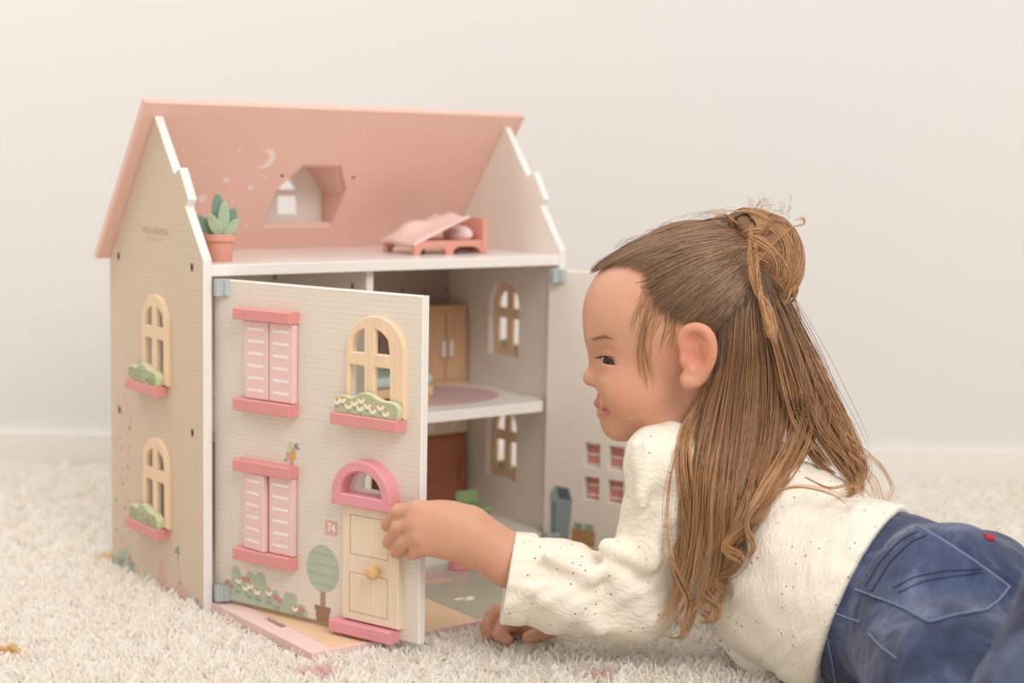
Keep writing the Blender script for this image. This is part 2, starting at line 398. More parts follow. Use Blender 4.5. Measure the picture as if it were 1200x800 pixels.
def cheek(mb, a, b, off):
    """dormer wall strip a->b in XZ, running from the roof slope back to the face; offset outwards"""
    def yroof(z): return 0.1050-0.0063+(0.3978-0.0049-z)*0.7674+0.0096
    P = []
    for (x, z) in (a, b):
        for o in (0, 1):
            xx, zz = x+off[0]*o, z+off[1]*o
            P += [(xx, yroof(zz), zz+ZO), (xx, DY1+0.007, zz+ZO)]
    mb.add(P, [(0, 1, 5, 4), (2, 3, 7, 6), (0, 2, 3, 1), (4, 5, 7, 6), (0, 4, 6, 2), (1, 3, 7, 5)])
mb = MB(); cheek(mb, (0.1707, 0.2560), (0.1707, 0.3005), (-0.006, 0)); build('dormer_cheek', mb, M['roof'], house); mb = MB(); cheek(mb, (0.2613, 0.2560), (0.2613, 0.3005), (0.006, 0))
build('dormer_cheek', mb, M['roof'], house)
mb = MB(); cheek(mb, (0.171, 0.3005), (0.1935, 0.3300), (-0.005, 0.004)); cheek(mb, (0.261, 0.3005), (0.240, 0.3300), (0.005, 0.004)); cheek(mb, (0.1935, 0.3300), (0.240, 0.3300), (0, 0.006))
build('dormer_roof', mb, M['roof'], house)
for x, y, z in ((0.1712, 0.1505, 0.3175), (0.2632, 0.1512, 0.3165)):
    u, v = rp(x, y, z); mb = MB(); plate(mb, FRF, ell(u, v, 0.0022, 0.0016, 10), -0.0002, 0.0003); build('screw_hole', mb, M['dark'], house)
# night sky print inside the roof
mb = MB(); u0, v0 = rp(0.1435, 0.1365, 0.3358); c = []
for i in range(15):
    a = math.radians(-125+i*(250/14)); c.append((u0+0.0105*math.cos(a), v0+0.0130*math.sin(a)))
for i in range(13):
    a = math.radians(105-i*(210/12)); c.append((u0-0.0048+0.0086*math.cos(a), v0+0.0098*math.sin(a)))
plate(mb, FRF, c, 0, 0.0003); build('moon_print', mb, M['moon'], house)
mb = MB()
for (x, y, z), r in (((0.0442, .1304, .3436), .0018), ((0.0705, .1404, .3305), .0021), ((0.1078, .1296, .3446), .0023), ((0.1054, .1543, .3125), .0048), ((0.1385, .1607, .3041), .0046),
                     ((0.0850, .1701, .2918), .0062), ((0.1232, .1731, .2880), .0026), ((0.1506, .1934, .2616), .0028), ((0.1500, .1512, .3165), .0022), ((0.062, .150, .318), .0014)):
    u, v = rp(x, y, z); st = []
    for i in range(10):
        a = math.radians(100+36*i); rr = r if i % 2 == 0 else r*0.52; st.append((u+rr*math.cos(a), v+1.1*rr*math.sin(a)))
    plate(mb, FRF, st, 0, 0.0003)
tag(build('star_print', mb, M['moon'], house), kind='stuff')

# printed garden on the left side panel
def prints(parent, fr, w, items):
    for k_, (nm, m, loops) in enumerate(items):
        mb = MB(); w += 0.00012 if k_ else 0.0
        if len(loops) <= 3:
            for i_, l in enumerate(loops): build(nm, plate(MB(), fr, l, w-0.0002, w+0.0002+0.00003*i_), M[m], parent)
            continue
        for i_, l in enumerate(loops): plate(mb, fr, l, w-0.0002, w+0.0002+0.00002*(i_ % 7))
        tag(build(nm, mb, M[m], parent), kind='stuff')
def petal(u, v, s, rot): return ell(u, v, 0.0026*s, 0.0046*s, 8, rot)
loops, lg = [], []
for i in range(44):
    t = i/44; v = 0.085-0.185*t; u = 0.188+0.016*math.sin(i*2.3)+0.010*math.sin(i*0.7)+(0.006 if t > .7 else 0)
    if random.random() < 0.76: loops.append(petal(u, v, random.uniform(.5, .95), random.uniform(-.8, .8)))
    else: lg.append(petal(u, v, random.uniform(.5, .8), random.uniform(-1.2, 1.2)))
def blob(u0, u1, v0, hs):
    """scalloped bush outline from u0 to u1 standing on v0, lobe heights hs"""
    n = len(hs); st = (u1-u0)/n; pts = [(u1, v0), (u0, v0)][::-1]; out = [(u0, v0)]
    for k, h in enumerate(hs):
        for i in range(7):
            a = math.pi*(1-i/6); out.append((u0+st*(k+0.5)+st*0.56*math.cos(a), v0+h*(0.62+0.38*math.sin(a))))
    out.append((u1, v0)); return out[::-1]
def ring(u, v, r, t, n=20): return (ell(u, v, r, r*1.12, n), ell(u, v, r-t, (r-t)*1.12, n))
prints(house, FL, T, [('petal_print', 'printpink', loops), ('leaf_print', 'printgreen2', lg),
  ('bush_print', 'printgreen', [blob(0.160, 0.2225, ZB, [0.026, 0.038, 0.033, 0.022]), blob(0.002, 0.034, ZB, [0.014, 0.022, 0.018])]),
  ('bush_leaf_print', 'printgreen2', [petal(0.170+0.008*i, -0.095-0.004*(i % 3), .8, .6-.2*i) for i in range(6)]+[petal(0.008+0.006*i, -0.104, .6, .4) for i in range(4)]),
  ('bush_flower_print', 'printred', [ell(0.176, -0.090, .003, .003, 8), ell(0.198, -0.098, .003, .003, 8), ell(0.014, -0.098, .0022, .0022, 8)])])
mb = MB()
for (u, v, r) in ((0.0955, -0.094, 0.0105), (0.0505, -0.0985, 0.0105)):
    o_, i_ = ring(u, v, r, 0.0022); plate(mb, FL, o_, T-0.0002, T+0.0003, [i_]); o_, i_ = ring(u, v, r*0.55, 0.0014, 14); plate(mb, FL, o_, T-0.0002, T+0.0003, [i_])
plate(mb, FL, [(0.100, -0.076), (0.104, -0.085), (0.092, -0.080), (0.090, -0.076)], T-.0002, T+.0003)
plate(mb, FL, [(0.0585, -0.066), (0.0595, -0.066), (0.0540, -0.092), (0.0520, -0.092)], T-.0002, T+.0003)
plate(mb, FL, [(0.089, -0.1025), (0.089, -0.0995), (0.060, -0.0995), (0.060, -0.1025)], T-.0002, T+.0003)
tag(build('scooter_print', mb, M['printpink'], house), kind='stuff')
prints(house, FL, T, [('scooter_handle_print', 'printbrown2', [[(0.0575, -0.058), (0.0590, -0.058), (0.0588, -0.076), (0.0578, -0.076)], [(0.054, -0.0575), (0.062, -0.055), (0.062, -0.0575), (0.054, -0.0600)]]),
  ('scooter_leaf_print', 'printgreen2', [petal(0.063, -0.0585, .9, 1.1), petal(0.0575, -0.0535, .8, 1.2)])])
def text_mesh(name, s, fr, u, v, w, size, m, parent, sx=1.0, shear=0.0, weight=0.0):
    cu = bpy.data.curves.new(name, 'FONT'); cu.body = s; cu.size = 1; cu.align_x = 'CENTER'; cu.align_y = 'CENTER'; cu.extrude = 0; cu.offset = weight; cu.shear = shear
    o = bpy.data.objects.new(name, cu); COL.objects.link(o); dg = bpy.context.evaluated_depsgraph_get()
    me = bpy.data.meshes.new_from_object(o.evaluated_get(dg)); COL.objects.unlink(o); bpy.data.objects.remove(o)
    mb = MB(); mb.add([fr.p(u+p.co.x*size*sx, v+p.co.y*size, w) for p in me.vertices], [tuple(p.vertices) for p in me.polygons])
    return build(name, mb, m, parent, recalc=False)
FLT = Fr((T, 0, ZO), (0, -1, 0), (0, 0, 1), (-1, 0, 0))           # reading direction on the left wall
text_mesh('maker_lettering', 'LITTLE DUTCH', FLT, -0.1085, 0.2640, T+0.0004, 0.0090, M['printtaupe'], house, 1.02, 0, 0.0)
mb = MB()
for i in range(5): plate(mb, FLT, ell(-0.126+0.0075*i, 0.2560, 0.0022, 0.0013, 8, 0.5), T, T+0.0003)
tag(build('maker_ornament', mb, M['printtaupe'], house), kind='stuff')

# ------------------------------------------------------------------ front yard board
yard = build('yard_base', plate(MB(), XY, rect(0.0085, -0.197, W-0.004, -0.0005), -0.118, -0.1005, [rect(0.0246, -0.112, 0.0322, -0.0745)]), M['yardpink'], house)
mb = MB(); box(mb, 0.0085, -0.197, -0.1005, 0.0312, -0.112, -0.098); box(mb, 0.0085, -0.112, -0.1005, 0.0240, -0.0745, -0.098); box(mb, 0.0085, -0.0745, -0.1005, 0.0312, 0.0, -0.098)
box(mb, 0.0312, -0.197, -0.1005, W-0.004, -0.1925, -0.098)
build('yard_border', mb, M['yardpink'], yard)
hbox('yard_path', M['path'], 0.0322, -0.1925, -0.1005, 0.1952, -0.0005, -0.0984, par=yard, bev=0)
hbox('yard_lawn', M['lawn'], 0.1952, -0.1925, -0.1005, W-0.004, -0.0005, -0.0983, par=yard, bev=0)
mb = MB(); box(mb, 0.0316, -0.1118, -0.117, 0.0321, -0.0747, -0.0984); build('yard_grip_edge', mb, M['pink'], yard)
FY = Fr((0, 0, -0.0983+ZO), (1, 0, 0), (0, 1, 0), (0, 0, 1))
prints(yard, FY, 0.0002, [('stepping_stone_print', 'printpink', [ell(0.243, -0.055, 0.018, 0.009, 16), ell(0.31, -0.058, 0.02, 0.009, 16)]), ('bed_print', 'printlilac', [rect(0.1955, -0.042, 0.44, -0.022)]),
  ('lawn_flower_print', 'printcream', [ell(0.2215, -0.124, .006, .0035, 10), ell(0.229, -0.131, .006, .0035, 10), ell(0.233, -0.126, .005, .003, 10)])])

# ------------------------------------------------------------------ facade door, standing open
a = math.radians(71.80); dd = Vector((math.cos(a), -math.sin(a), 0)); dn = Vector((-math.sin(a), -math.cos(a), 0))
FF = Fr((0.0184, -0.0067, ZO), dd, (0, 0, 1), dn)                 # u along the door, v height, w out of its front
DT = 0.0088
mb = MB()
arch_hole = arch(0.1608, 0.1150, 0.2262, 0.1685, 12)
fan_hole = [(0.1700, 0.0395), (0.2065, 0.0395)]+[(0.18825+0.0183*math.cos(math.pi*i/12), 0.0395+0.0185*math.sin(math.pi*i/12)) for i in range(1, 12)]
def shutter_panes(u0, v0, du=0.0, s=1):
    L = []
    for (x0, x1) in ((0.0048, 0.0243), (0.0353, 0.0548)):
        for (y0, y1) in ((0.009, 0.0355), (0.0470, 0.0740)): L.append(rect(u0+x0, v0+y0-0.004, u0+x1, v0+y1-0.004))
    return L
plate(mb, FF, rect(-0.0125, -0.0937, 0.2444, 0.2228), -DT, 0, [arch_hole, fan_hole], 0.0007)
door = build('facade_door', mb, None, house)
for m in ('white', 'facade', 'inner'): door.data.materials.append(M[m])
for p in door.data.polygons:
    n = p.normal.dot(dn)
    if abs(n) > 0.9: p.material_index = 1 if (Vector(p.center)+WPOS[door.name]-FF.O).dot(dn) > -DT*0.5 else 2
tag(door, 'wide left facade door with shutters, arched window and a tiny front door, open towards the child')
def dplate(name, m, outer, w0, w1, holes=(), ch=0.0008, ang=None, lab=None):
    mb = MB(); plate(mb, FF, outer, w0, w1, holes, ch); o = build(name, mb, M[m], door, angle=ang)
    if lab: tag(o, lab)
    return o
for vz in (0.0, -0.1468):
    dplate('shutter_lintel', 'coral', rect(0.0242, 0.1872+vz, 0.0982, 0.1982+vz), 0, 0.0135)
    dplate('shutter_sill', 'coral', rect(0.0242, 0.0995+vz, 0.0980, 0.1112+vz), 0, 0.0135)
    mbs = []
    for (u0, u1, tilt) in ((0.0345, 0.0655, 0), (0.0667, 0.0968, 0)):
        if vz < 0 and u0 < 0.05:                                 # lower left shutter stands slightly ajar
            ca = math.radians(9); fr = Fr(FF.p(u0, 0, 0.0), FF.A*math.cos(ca)+FF.N*math.sin(ca), (0, 0, 1), FF.N*math.cos(ca)-FF.A*math.sin(ca)); o0 = 0.0
        else: fr = FF; o0 = u0
        mb = MB(); plate(mb, fr, rect(o0, 0.1118+vz, o0+(u1-u0), 0.1866+vz), 0.0012, 0.0075, (), 0.0006); sh = build('shutter', mb, M['pink'], door)
        for k in range(6):
            v = 0.1192+vz+k*0.0117; build('slat_print', plate(MB(), fr, rect(o0+0.0050, v, o0+0.0250, v+0.0024), 0.0074, 0.0077), M['printcream'], door)
dplate('hinge_pin', 'steel', rect(0.018, 0.1115, 0.019, 0.1118), 0, 0.001) if False else None
# arched window with its hedge and sill
AW = 0.0345; AC = 0.1935
aw = arch(AC-AW, 0.1110, AC+AW, 0.1675, 24)
ph = [rrect(AC-0.0297, 0.118, AC-0.0125, 0.1552, 0.0014, 2), rrect(AC-0.0005+0.0003, 0.118, AC+0.0172, 0.1552, 0.0014, 2)]
for s, (ua, ub) in ((-1, (AC-0.0129, AC-0.0282)), (1, (AC-0.0001, AC+0.0168))):
    q = [(ua, 0.1676), (ub, 0.1676)]; cx = AC-0.0055
    for i in range(1, 9):
        x = (ub-cx)+((ua-cx)-(ub-cx))*i/8; q.append((cx+x, 0.1676+0.0228*math.sqrt(max(0, 1-(x/0.0245)**2))))
    ph.append(q)
dplate('arched_window', 'wood', aw, 0, 0.0048, ph, 0.0011, 30)
dplate('window_sill', 'coral', rect(0.1493, 0.1003, 0.2275, 0.1110), 0, 0.0150)
mb = MB(); hp = [(u*0.985+0.1522, v*1.0+0.1110) for u, v in HEDGE]; plate(mb, FF, hp, 0.0069, 0.0125, (), 0.0007); build('hedge', mb, M['hedge'], door, angle=30)
mb = MB(); plate(mb, FF, offset(hp, 0.0012), 0.0124, 0.01265); build('hedge_print', mb, M['hedgeprint'], door)
daisy_set(door, FF, [(0.1560, 0.1225), (0.1625, 0.1245), (0.1700, 0.1195), (0.1770, 0.1230), (0.1848, 0.1262), (0.1838, 0.1190), (0.1925, 0.1220), (0.1985, 0.1180), (0.2075, 0.1222), (0.2135, 0.1172)], 0.0126)
# front door with its arch
c0, r0 = 0.1860, 0.0352
outer = [(c0-r0, 0.0262), (c0+r0, 0.0262)]+[(c0+r0*math.cos(math.pi*i/24), 0.0335+(r0+0.0005)*math.sin(math.pi*i/24)) for i in range(25)]
inner = [(c0-0.0245, 0.0372), (c0+0.0245, 0.0372)]+[(c0+0.0245*math.cos(math.pi*i/20), 0.0372+0.0225*math.sin(math.pi*i/20)) for i in range(1, 20)]
dplate('door_arch', 'rose', outer, 0, 0.0145, [inner], 0.0010, 30)
dl = [(0.1592, -0.0822), (0.2258, -0.0822), (0.2258, 0.0250), (0.1592, 0.0250)]
mb = MB(); plate(mb, FF, dl, 0, 0.0070, (), 0.0007); build('door_leaf', mb, M['doorwood'], door)
mb = MB()
for (u0, v0, u1, v1) in ((0.1682, -0.0200, 0.2137, 0.0172), (0.1680, -0.0745, 0.2137, -0.0368)):
    plate(mb, FF, rect(u0, v0, u1, v1), 0.0066, 0.00712, [rect(u0+0.0006, v0+0.0006, u1-0.0006, v1-0.0006)])
tag(build('door_groove', mb, M['printbrown'], door), kind='stuff')
mb = MB(); lathe(mb, FF.p(0.2020, -0.0310, 0.0068), [(0.0028, 0), (0.0030, 0.003), (0.0058, 0.0048), (0.0068, 0.0075), (0.0066, 0.0105), (0.0048, 0.0128), (0.0018, 0.0138)], 24, dn); build('door_knob', mb, wood_mat('knob_wood', (224, 180, 128), 0.28), door, angle=40)
dplate('door_step', 'rose', rect(0.1488, -0.0952, 0.2228, -0.0838), 0, 0.0145)
# prints on the facade
mb = MB(); plate(mb, FF, rrect(0.1320, -0.0088, 0.1474, 0.0050, 0.0018), 0, 0.0003); build('house_number_plate', mb, M['printpink'], door)
text_mesh('house_number', '74', FF, 0.1397, -0.0019, 0.0005, 0.0112, M['printcream'], door, 0.86, 0, 0.03)
prints(door, FF, 0.0002, [('tree_crown_print', 'printgreen', [ell(0.1293, -0.0425, 0.0200, 0.0228, 32)]), ('tree_trunk_print', 'printbrown', [rect(0.1268, -0.0800, 0.1326, -0.0645)]),
  ('tree_pot_print', 'printbrown2', [[(0.1222, -0.0936), (0.1368, -0.0936), (0.1382, -0.0828), (0.1392, -0.0828), (0.1394, -0.0786), (0.1198, -0.0786), (0.1200, -0.0828), (0.1212, -0.0828)]])])
mb = MB()
for k, v in enumerate((-0.028, -0.0385, -0.0475, -0.0575)):
    hw = 0.0195*math.sqrt(max(0.05, 1-((v+0.0425)/0.0228)**2))*0.9
    n = 22; up = [(0.1293-hw+2*hw*i/n, v+0.0011*math.sin(i*1.25+k)) for i in range(n+1)]
    plate(mb, FF, up+[(u, w_-0.0006) for u, w_ in up[::-1]], 0.0003, 0.00055)
tag(build('tree_scallop_print', mb, M['printgreen2'], door), kind='stuff')
bush = [(0.0003, -0.0934), (0.0003, -0.0785), (0.0025, -0.0745), (0.0070, -0.0728), (0.0105, -0.0742), (0.0108, -0.0655), (0.0130, -0.0600), (0.0165, -0.0585), (0.0205, -0.0605), (0.0235, -0.0670), (0.0245, -0.0715),
        (0.0285, -0.0700), (0.0305, -0.0640), (0.0340, -0.0608), (0.0378, -0.0612), (0.0412, -0.0645), (0.0450, -0.0605), (0.0500, -0.0592), (0.0545, -0.0615), (0.0570, -0.0670), (0.0570, -0.0715), (0.0600, -0.0712), (0.0630, -0.0742),
        (0.0640, -0.0760), (0.0680, -0.0735), (0.0720, -0.0740), (0.0750, -0.0790), (0.0755, -0.0815), (0.0790, -0.0800), (0.0800, -0.0760), (0.0835, -0.0722), (0.0870, -0.0735), (0.0905, -0.0722), (0.0950, -0.0735), (0.0972, -0.0780), (0.0970, -0.0830), (0.1010, -0.0815), (0.1050, -0.0820), (0.1072, -0.0845), (0.1105, -0.0870), (0.1112, -0.0934)]
dpts = [(0.0205, -0.0712), (0.0300, -0.0768), (0.0360, -0.0738), (0.0455, -0.0780), (0.0610, -0.0765), (0.0950, -0.0860)]
prints(door, FF, 0.0002, [('bush_print', 'printgreen', [bush]),
  ('tulip_print', 'printred', [petal(u+s*0.0013, v, .62, -s*.5) for u, v in ((0.0052, -0.0765), (0.0108, -0.0795), (0.0275, -0.0695), (0.0325, -0.0690), (0.0685, -0.0802), (0.0742, -0.0830), (0.0985, -0.0868), (0.1040, -0.0866)) for s in (-1, 1)]),
  ('bush_stem_print', 'printgreen2', [petal(u+s*0.0018, v, .62, -s*.9) for u, v in ((0.0195, -0.0835), (0.0345, -0.0860), (0.0465, -0.0870), (0.0610, -0.0870), (0.0715, -0.0905), (0.0950, -0.0910), (0.1015, -0.0910), (0.0060, -0.0870)) for s in (-1, 1)])])
for o in daisy_set(door, FF, dpts, 0.0004): pass
prints(door, FF, 0.0003, [('bird_wing_print', 'printlilac', [ell(0.0862, 0.0607, 0.0042, 0.0050, 16), petal(0.0885, 0.0535, .4, .2), petal(0.0905, 0.0530, .4, -.2)]), ('bird_breast_print', 'printyellow', [ell(0.0905, 0.0612, 0.0036, 0.0062, 16, -.2)]),
  ('bird_head_print', 'hedge', [ell(0.0872, 0.0685, 0.0026, 0.0052, 14, -.15)]), ('bird_tail_print', 'printgrey', [ell(0.0818, 0.0560, .0014, .0010, 8), ell(0.0952, 0.0710, .0020, .0024, 8), ell(0.0970, 0.0685, .0022, .0012, 8), ell(0.0940, 0.0690, .0012, .0010, 8)])])
# hinges
def hinge(x0, y0, z0, x1, y1, z1):
    mb = MB(); box(mb, x0, y0, z0, (x0+x1)/2-0.0004, y1, z1); box(mb, (x0+x1)/2+0.0004, y0-0.004, z0+0.0005, x1, y1-0.006, z1-0.0005)
    lathe(mb, ((x0+x1)/2, y0+0.0015, z0+ZO), [(0.0026, 0), (0.0026, z1-z0)], 12)
    return build('hinge', mb, M['steel'], house, bevel=0.0004)
hinge(0.0093, -0.0105, 0.2070, 0.0215, -0.0035, 0.2235); hinge(0.0093, -0.0105, -0.0955, 0.0215, -0.0035, -0.0790)
hinge(W-0.0255, -0.0105, 0.2070, W-0.0110, -0.0035, 0.2225); hinge(W-0.0255, -0.0105, -0.0945, W-0.0110, -0.0035, -0.0800)

# ------------------------------------------------------------------ right facade door (its inside faces us)
t = math.radians(111); rdv = Vector((-math.cos(t), -math.sin(t), 0)); rnv = Vector((-math.sin(t), math.cos(t), 0))
FR2 = Fr((W-0.0140, -0.0060, ZO), rdv, (0, 0, 1), rnv)            # u away from the hinge, w towards the inside face (camera)
panes = [rect(x0, z0, x1, z1) for x0, x1 in ((0.0385, 0.0580), (0.0690, 0.0885)) for z0, z1 in ((0.0012, 0.0280), (-0.0365, -0.0107))]
panes += [[(u, v+0.1468) for u, v in q] for q in panes]
mb = MB(); plate(mb, FR2, rect(-0.0135, -0.0937, 0.174, 0.2203), -DT, 0, panes, 0.0006); rdoor = build('facade_door', mb, None, house)
for m in ('inner', 'inner', 'facade'): rdoor.data.materials.append(M[m])
for p in rdoor.data.polygons:
    if abs(p.normal.dot(rnv)) > 0.9: p.material_index = 1 if (Vector(p.center)+WPOS[rdoor.name]-FR2.O).dot(rnv) > -DT*.5 else 2
tag(rdoor, 'narrow right facade door swung open behind the child, inside facing the camera')
for vz in (0.0, 0.1468):
    for u0 in (0.0335, 0.0640):
        mb = MB(); plate(mb, FR2, rect(u0, -0.0405+vz, u0+0.0292, 0.0330+vz), -DT-0.0012, -DT-0.0075); build('shutter', mb, M['coral'], rdoor)  # pink shutters given darker coral: shade of the pane recess put in colour
        for k in range(6): build('slat_print', plate(MB(), FR2, rect(u0+0.004, -0.034+vz+k*0.0117, u0+0.025, -0.0316+vz+k*0.0117), -DT-0.0009, -DT-0.0013), M['printcream'], rdoor)
    mb = MB(); plate(mb, FR2, rect(0.026, 0.0330+vz, 0.1, 0.044+vz), -DT, -DT-0.0135); build('shutter_lintel', mb, M['coral'], rdoor)
    mb = MB(); plate(mb, FR2, rect(0.026, -0.0515+vz, 0.1, -0.0405+vz), -DT, -DT-0.0135); build('shutter_sill', mb, M['coral'], rdoor)
# printed dustbin and planting crate on it
prints(rdoor, FR2, 0.0003, [('bin_body_print', 'printblue', [[(-0.0030, -0.0890), (0.0205, -0.0890), (0.0238, -0.0425), (-0.0042, -0.0425)]]),
  ('bin_lid_print', 'printblue3', [[(-0.0052, -0.0430), (0.0245, -0.0430), (0.0245, -0.0390), (0.0190, -0.0260), (0.0015, -0.0255), (-0.0052, -0.0360)]])])
prints(rdoor, FR2, 0.0006, [('bin_flap_print', 'printblue2', [[(0.0066, -0.0400), (0.0222, -0.0405), (0.0182, -0.0278), (0.0032, -0.0272)]]), ('bin_shade_print', 'printblue4', [[(-0.0024, -0.0885), (0.0040, -0.0885), (0.0036, -0.0445), (-0.0036, -0.0445)]]),
  ('crate_print', 'printcrate', [rect(0.0250, -0.0900, 0.0545, -0.0815), rect(0.0250, -0.0805, 0.0545, -0.0720)]), ('crate_plant_print', 'printgreen2', [petal(0.0300+0.0028*i+(0.006 if i > 2 else 0), -0.0690, 1.0, .35-.35*(i % 3)) for i in range(6)])])

# ------------------------------------------------------------------ furniture
def fbox(mb, x0, y0, z0, x1, y1, z1): return box(mb, x0, y0, z0, x1, y1, z1)
def thing(name, x, y, z, label, cat, group=None): return empty(name, (x, y, z+ZO), label, cat, group)
def pbox(par, name, m, *b, bev=0.0008, lab=None):
    mb = MB(); box(mb, *b); o = build(name, mb, M[m], par, bevel=bev)
    if lab: tag(o, lab)
    return o
# cactus in a pot, left on the attic floor
px, py = 0.0415, 0.0465
ct = thing('potted_cactus', px, py, ZA, 'wooden toy cactus in a coral pot standing on the attic floor by the left gable', 'plant')
mb = MB(); lathe(mb, (px, py, ZA+ZO), [(0.0112, 0), (0.0116, 0.0005), (0.0140, 0.0205), (0.0165, 0.0206), (0.0170, 0.0212), (0.0170, 0.0268), (0.0165, 0.0274), (0.0130, 0.0274), (0.0125, 0.0240)], 36); build('flower_pot', mb, M['pot'], ct, angle=35)
FC = Fr((px, py, ZA+0.0235+ZO), RH, (0, 0, 1), -FH)              # leaves are flat cut-outs
def lobe(cu, v0, w, h, rot): 
    pts = []
    for i in range(18):
        tt = i/17; pts.append((w*math.sin(math.pi*tt)**0.5, h*tt))
    pts = [( x, y) for x, y in pts] + [(-x, y) for x, y in pts[::-1][1:-1]]
    c, s = math.cos(rot), math.sin(rot); return [(cu+x*c-y*s, v0+x*s+y*c) for x, y in pts]
for nm, m, w, ls in (('back_leaf', 'leafdark', -0.006, [lobe(-0.002, 0.004, 0.0062, 0.0405, 0.03), lobe(-0.003, 0.0, 0.0062, 0.0320, 0.80), lobe(0.005, 0.002, 0.0060, 0.030, -0.30)]),
                     ('front_leaf', 'leaflight', 0.0005, [lobe(0.0035, 0, 0.0058, 0.0370, -0.04), lobe(0.0025, 0.0, 0.0058, 0.0270, 0.50), lobe(0.0045, 0.0, 0.0052, 0.0240, -0.66)])):
    for k, l in enumerate(ls):
        mb = MB(); ww = w+0.0012*k; plate(mb, FC, l, ww, ww+0.0050, (), 0.0009); build(nm, mb, M[m], ct, angle=35)
# attic bed
bx, by = 0.330, 0.087
bd = thing('toy_bed', bx, by, ZA, 'coral wooden toy bed with a pink blanket on the attic floor', 'bed')
def arched_side(y):
    pts = [(0, 0), (0.008, 0), (0.010, 0.0055), (0.016, 0.0085), (0.034, 0.0085), (0.041, 0.0060), (0.043, 0.0), (0.052, 0), (0.054, 0.006), (0.061, 0.0085), (0.080, 0.0085), (0.0885, 0.006), (0.0905, 0), (0.098, 0), (0.098, 0.0155), (0, 0.0155)]
    mb = MB(); plate(mb, Fr((bx-0.049, y, ZA+ZO), (1, 0, 0), (0, 0, 1), (0, -1, 0)), pts, 0, 0.006, (), 0.0007); return build('side_rail', mb, M['pot'], bd)
arched_side(by-0.0255); arched_side(by+0.0320)
pbox(bd, 'mattress_board', 'pot', bx-0.049, by-0.0256, ZA+0.0090, bx+0.049, by+0.0262, ZA+0.0145)
pbox(bd, 'headboard', 'pot', bx+0.0425, by-0.0330, ZA+0.001, bx+0.0495, by+0.0325, ZA+0.0400)
mb = MB(); n, m_ = 18, 12; top = []
for i in range(n+1):
    for j in range(m_+1):
        s, q = i/n, j/m_; x = bx-0.051+0.074*s; y = by-0.033+0.066*q
        z = ZA+0.0165+0.0235*s**1.35+0.002*math.sin(q*9+s*3)*s+0.010*math.exp(-((q-.75)/.22)**2-((s-.35)/.25)**2)-0.006*(1-s)**3
        top.append((x, y, z+ZO))
th = [(x, y, z+0.0035) for x, y, z in top]
F_ = []
K = (n+1)*(m_+1)
for i in range(n):
    for j in range(m_):
        q0 = i*(m_+1)+j; q1 = q0+m_+1; F_ += [(q0, q0+1, q1+1, q1), (K+q0, K+q1, K+q1+1, K+q0+1)]
edge = [i for i in range(m_+1)]+[i*(m_+1)+m_ for i in range(1, n+1)]+[n*(m_+1)+j for j in range(m_-1, -1, -1)]+[i*(m_+1) for i in range(n-1, 0, -1)]
for k in range(len(edge)): a_, b_ = edge[k], edge[(k+1) % len(edge)]; F_.append((a_, b_, K+b_, K+a_))
mb.add(top+th, F_); build('blanket', mb, M['blanket'], bd, angle=50)
mb = MB(); lathe(mb, (bx+0.030, by-0.001, ZA+0.0145+ZO), [(0.001, 0), (0.012, 0.0008), (0.0165, 0.0045), (0.0165, 0.0085), (0.012, 0.0125), (0.001, 0.0138)], 20)
pl_ = build('pillow', mb, M['pillow'], bd, smooth=True); pl_.scale = (0.72, 1.5, 1.25); pl_.rotation_euler = (0, -0.25, 0)
# wardrobe in the upper right room
wx0, wx1, wy0, wy1, wz = 0.3715, 0.4385, 0.174, 0.2165, ZM
wd = thing('toy_wardrobe', (wx0+wx1)/2, (wy0+wy1)/2, wz, 'honey wood toy wardrobe with two white handles in the upper room corner', 'wardrobe')
pbox(wd, 'body', 'wardrobe', wx0, wy0, wz, wx1, wy1, wz+0.095)
for k, (u0, u1) in enumerate(((wx0+0.005, wx0+0.0330), (wx0+0.0345, wx1-0.0045))):
    d = pbox(wd, 'door', 'wardrobe', u0, wy0-0.0030, wz+0.006, u1, wy0-0.0002, wz+0.089)
    hx_ = u1-0.0075 if k == 0 else u0+0.0020
    pbox(d, 'handle', 'white', hx_, wy0-0.0075, wz+0.034, hx_+0.0055, wy0-0.0030, wz+0.054, lab='white bar handle')
# sofa bed in the same room
sf = thing('toy_daybed', 0.270, 0.105, ZM, 'wooden toy daybed with a teal cushion seen through the arched facade window', 'bed')
pbox(sf, 'frame', 'wardrobe', 0.218, 0.075, ZM+0.006, 0.322, 0.138, ZM+0.0165)
for x in (0.220, 0.312):
    for y in (0.077, 0.128): pbox(sf, 'leg', 'wardrobe', x, y, ZM, x+0.008, y+0.008, ZM+0.007)
mb = MB(); box(mb, 0.219, 0.076, ZM+0.0166, 0.3235, 0.137, ZM+0.030); o = build('cushion', mb, M['tealbed'], sf, bevel=0.005)
mb = MB(); box(mb, 0.219, 0.125, ZM+0.030, 0.285, 0.137, ZM+0.046); build('back_cushion', mb, M['tealbed'], sf, bevel=0.004)
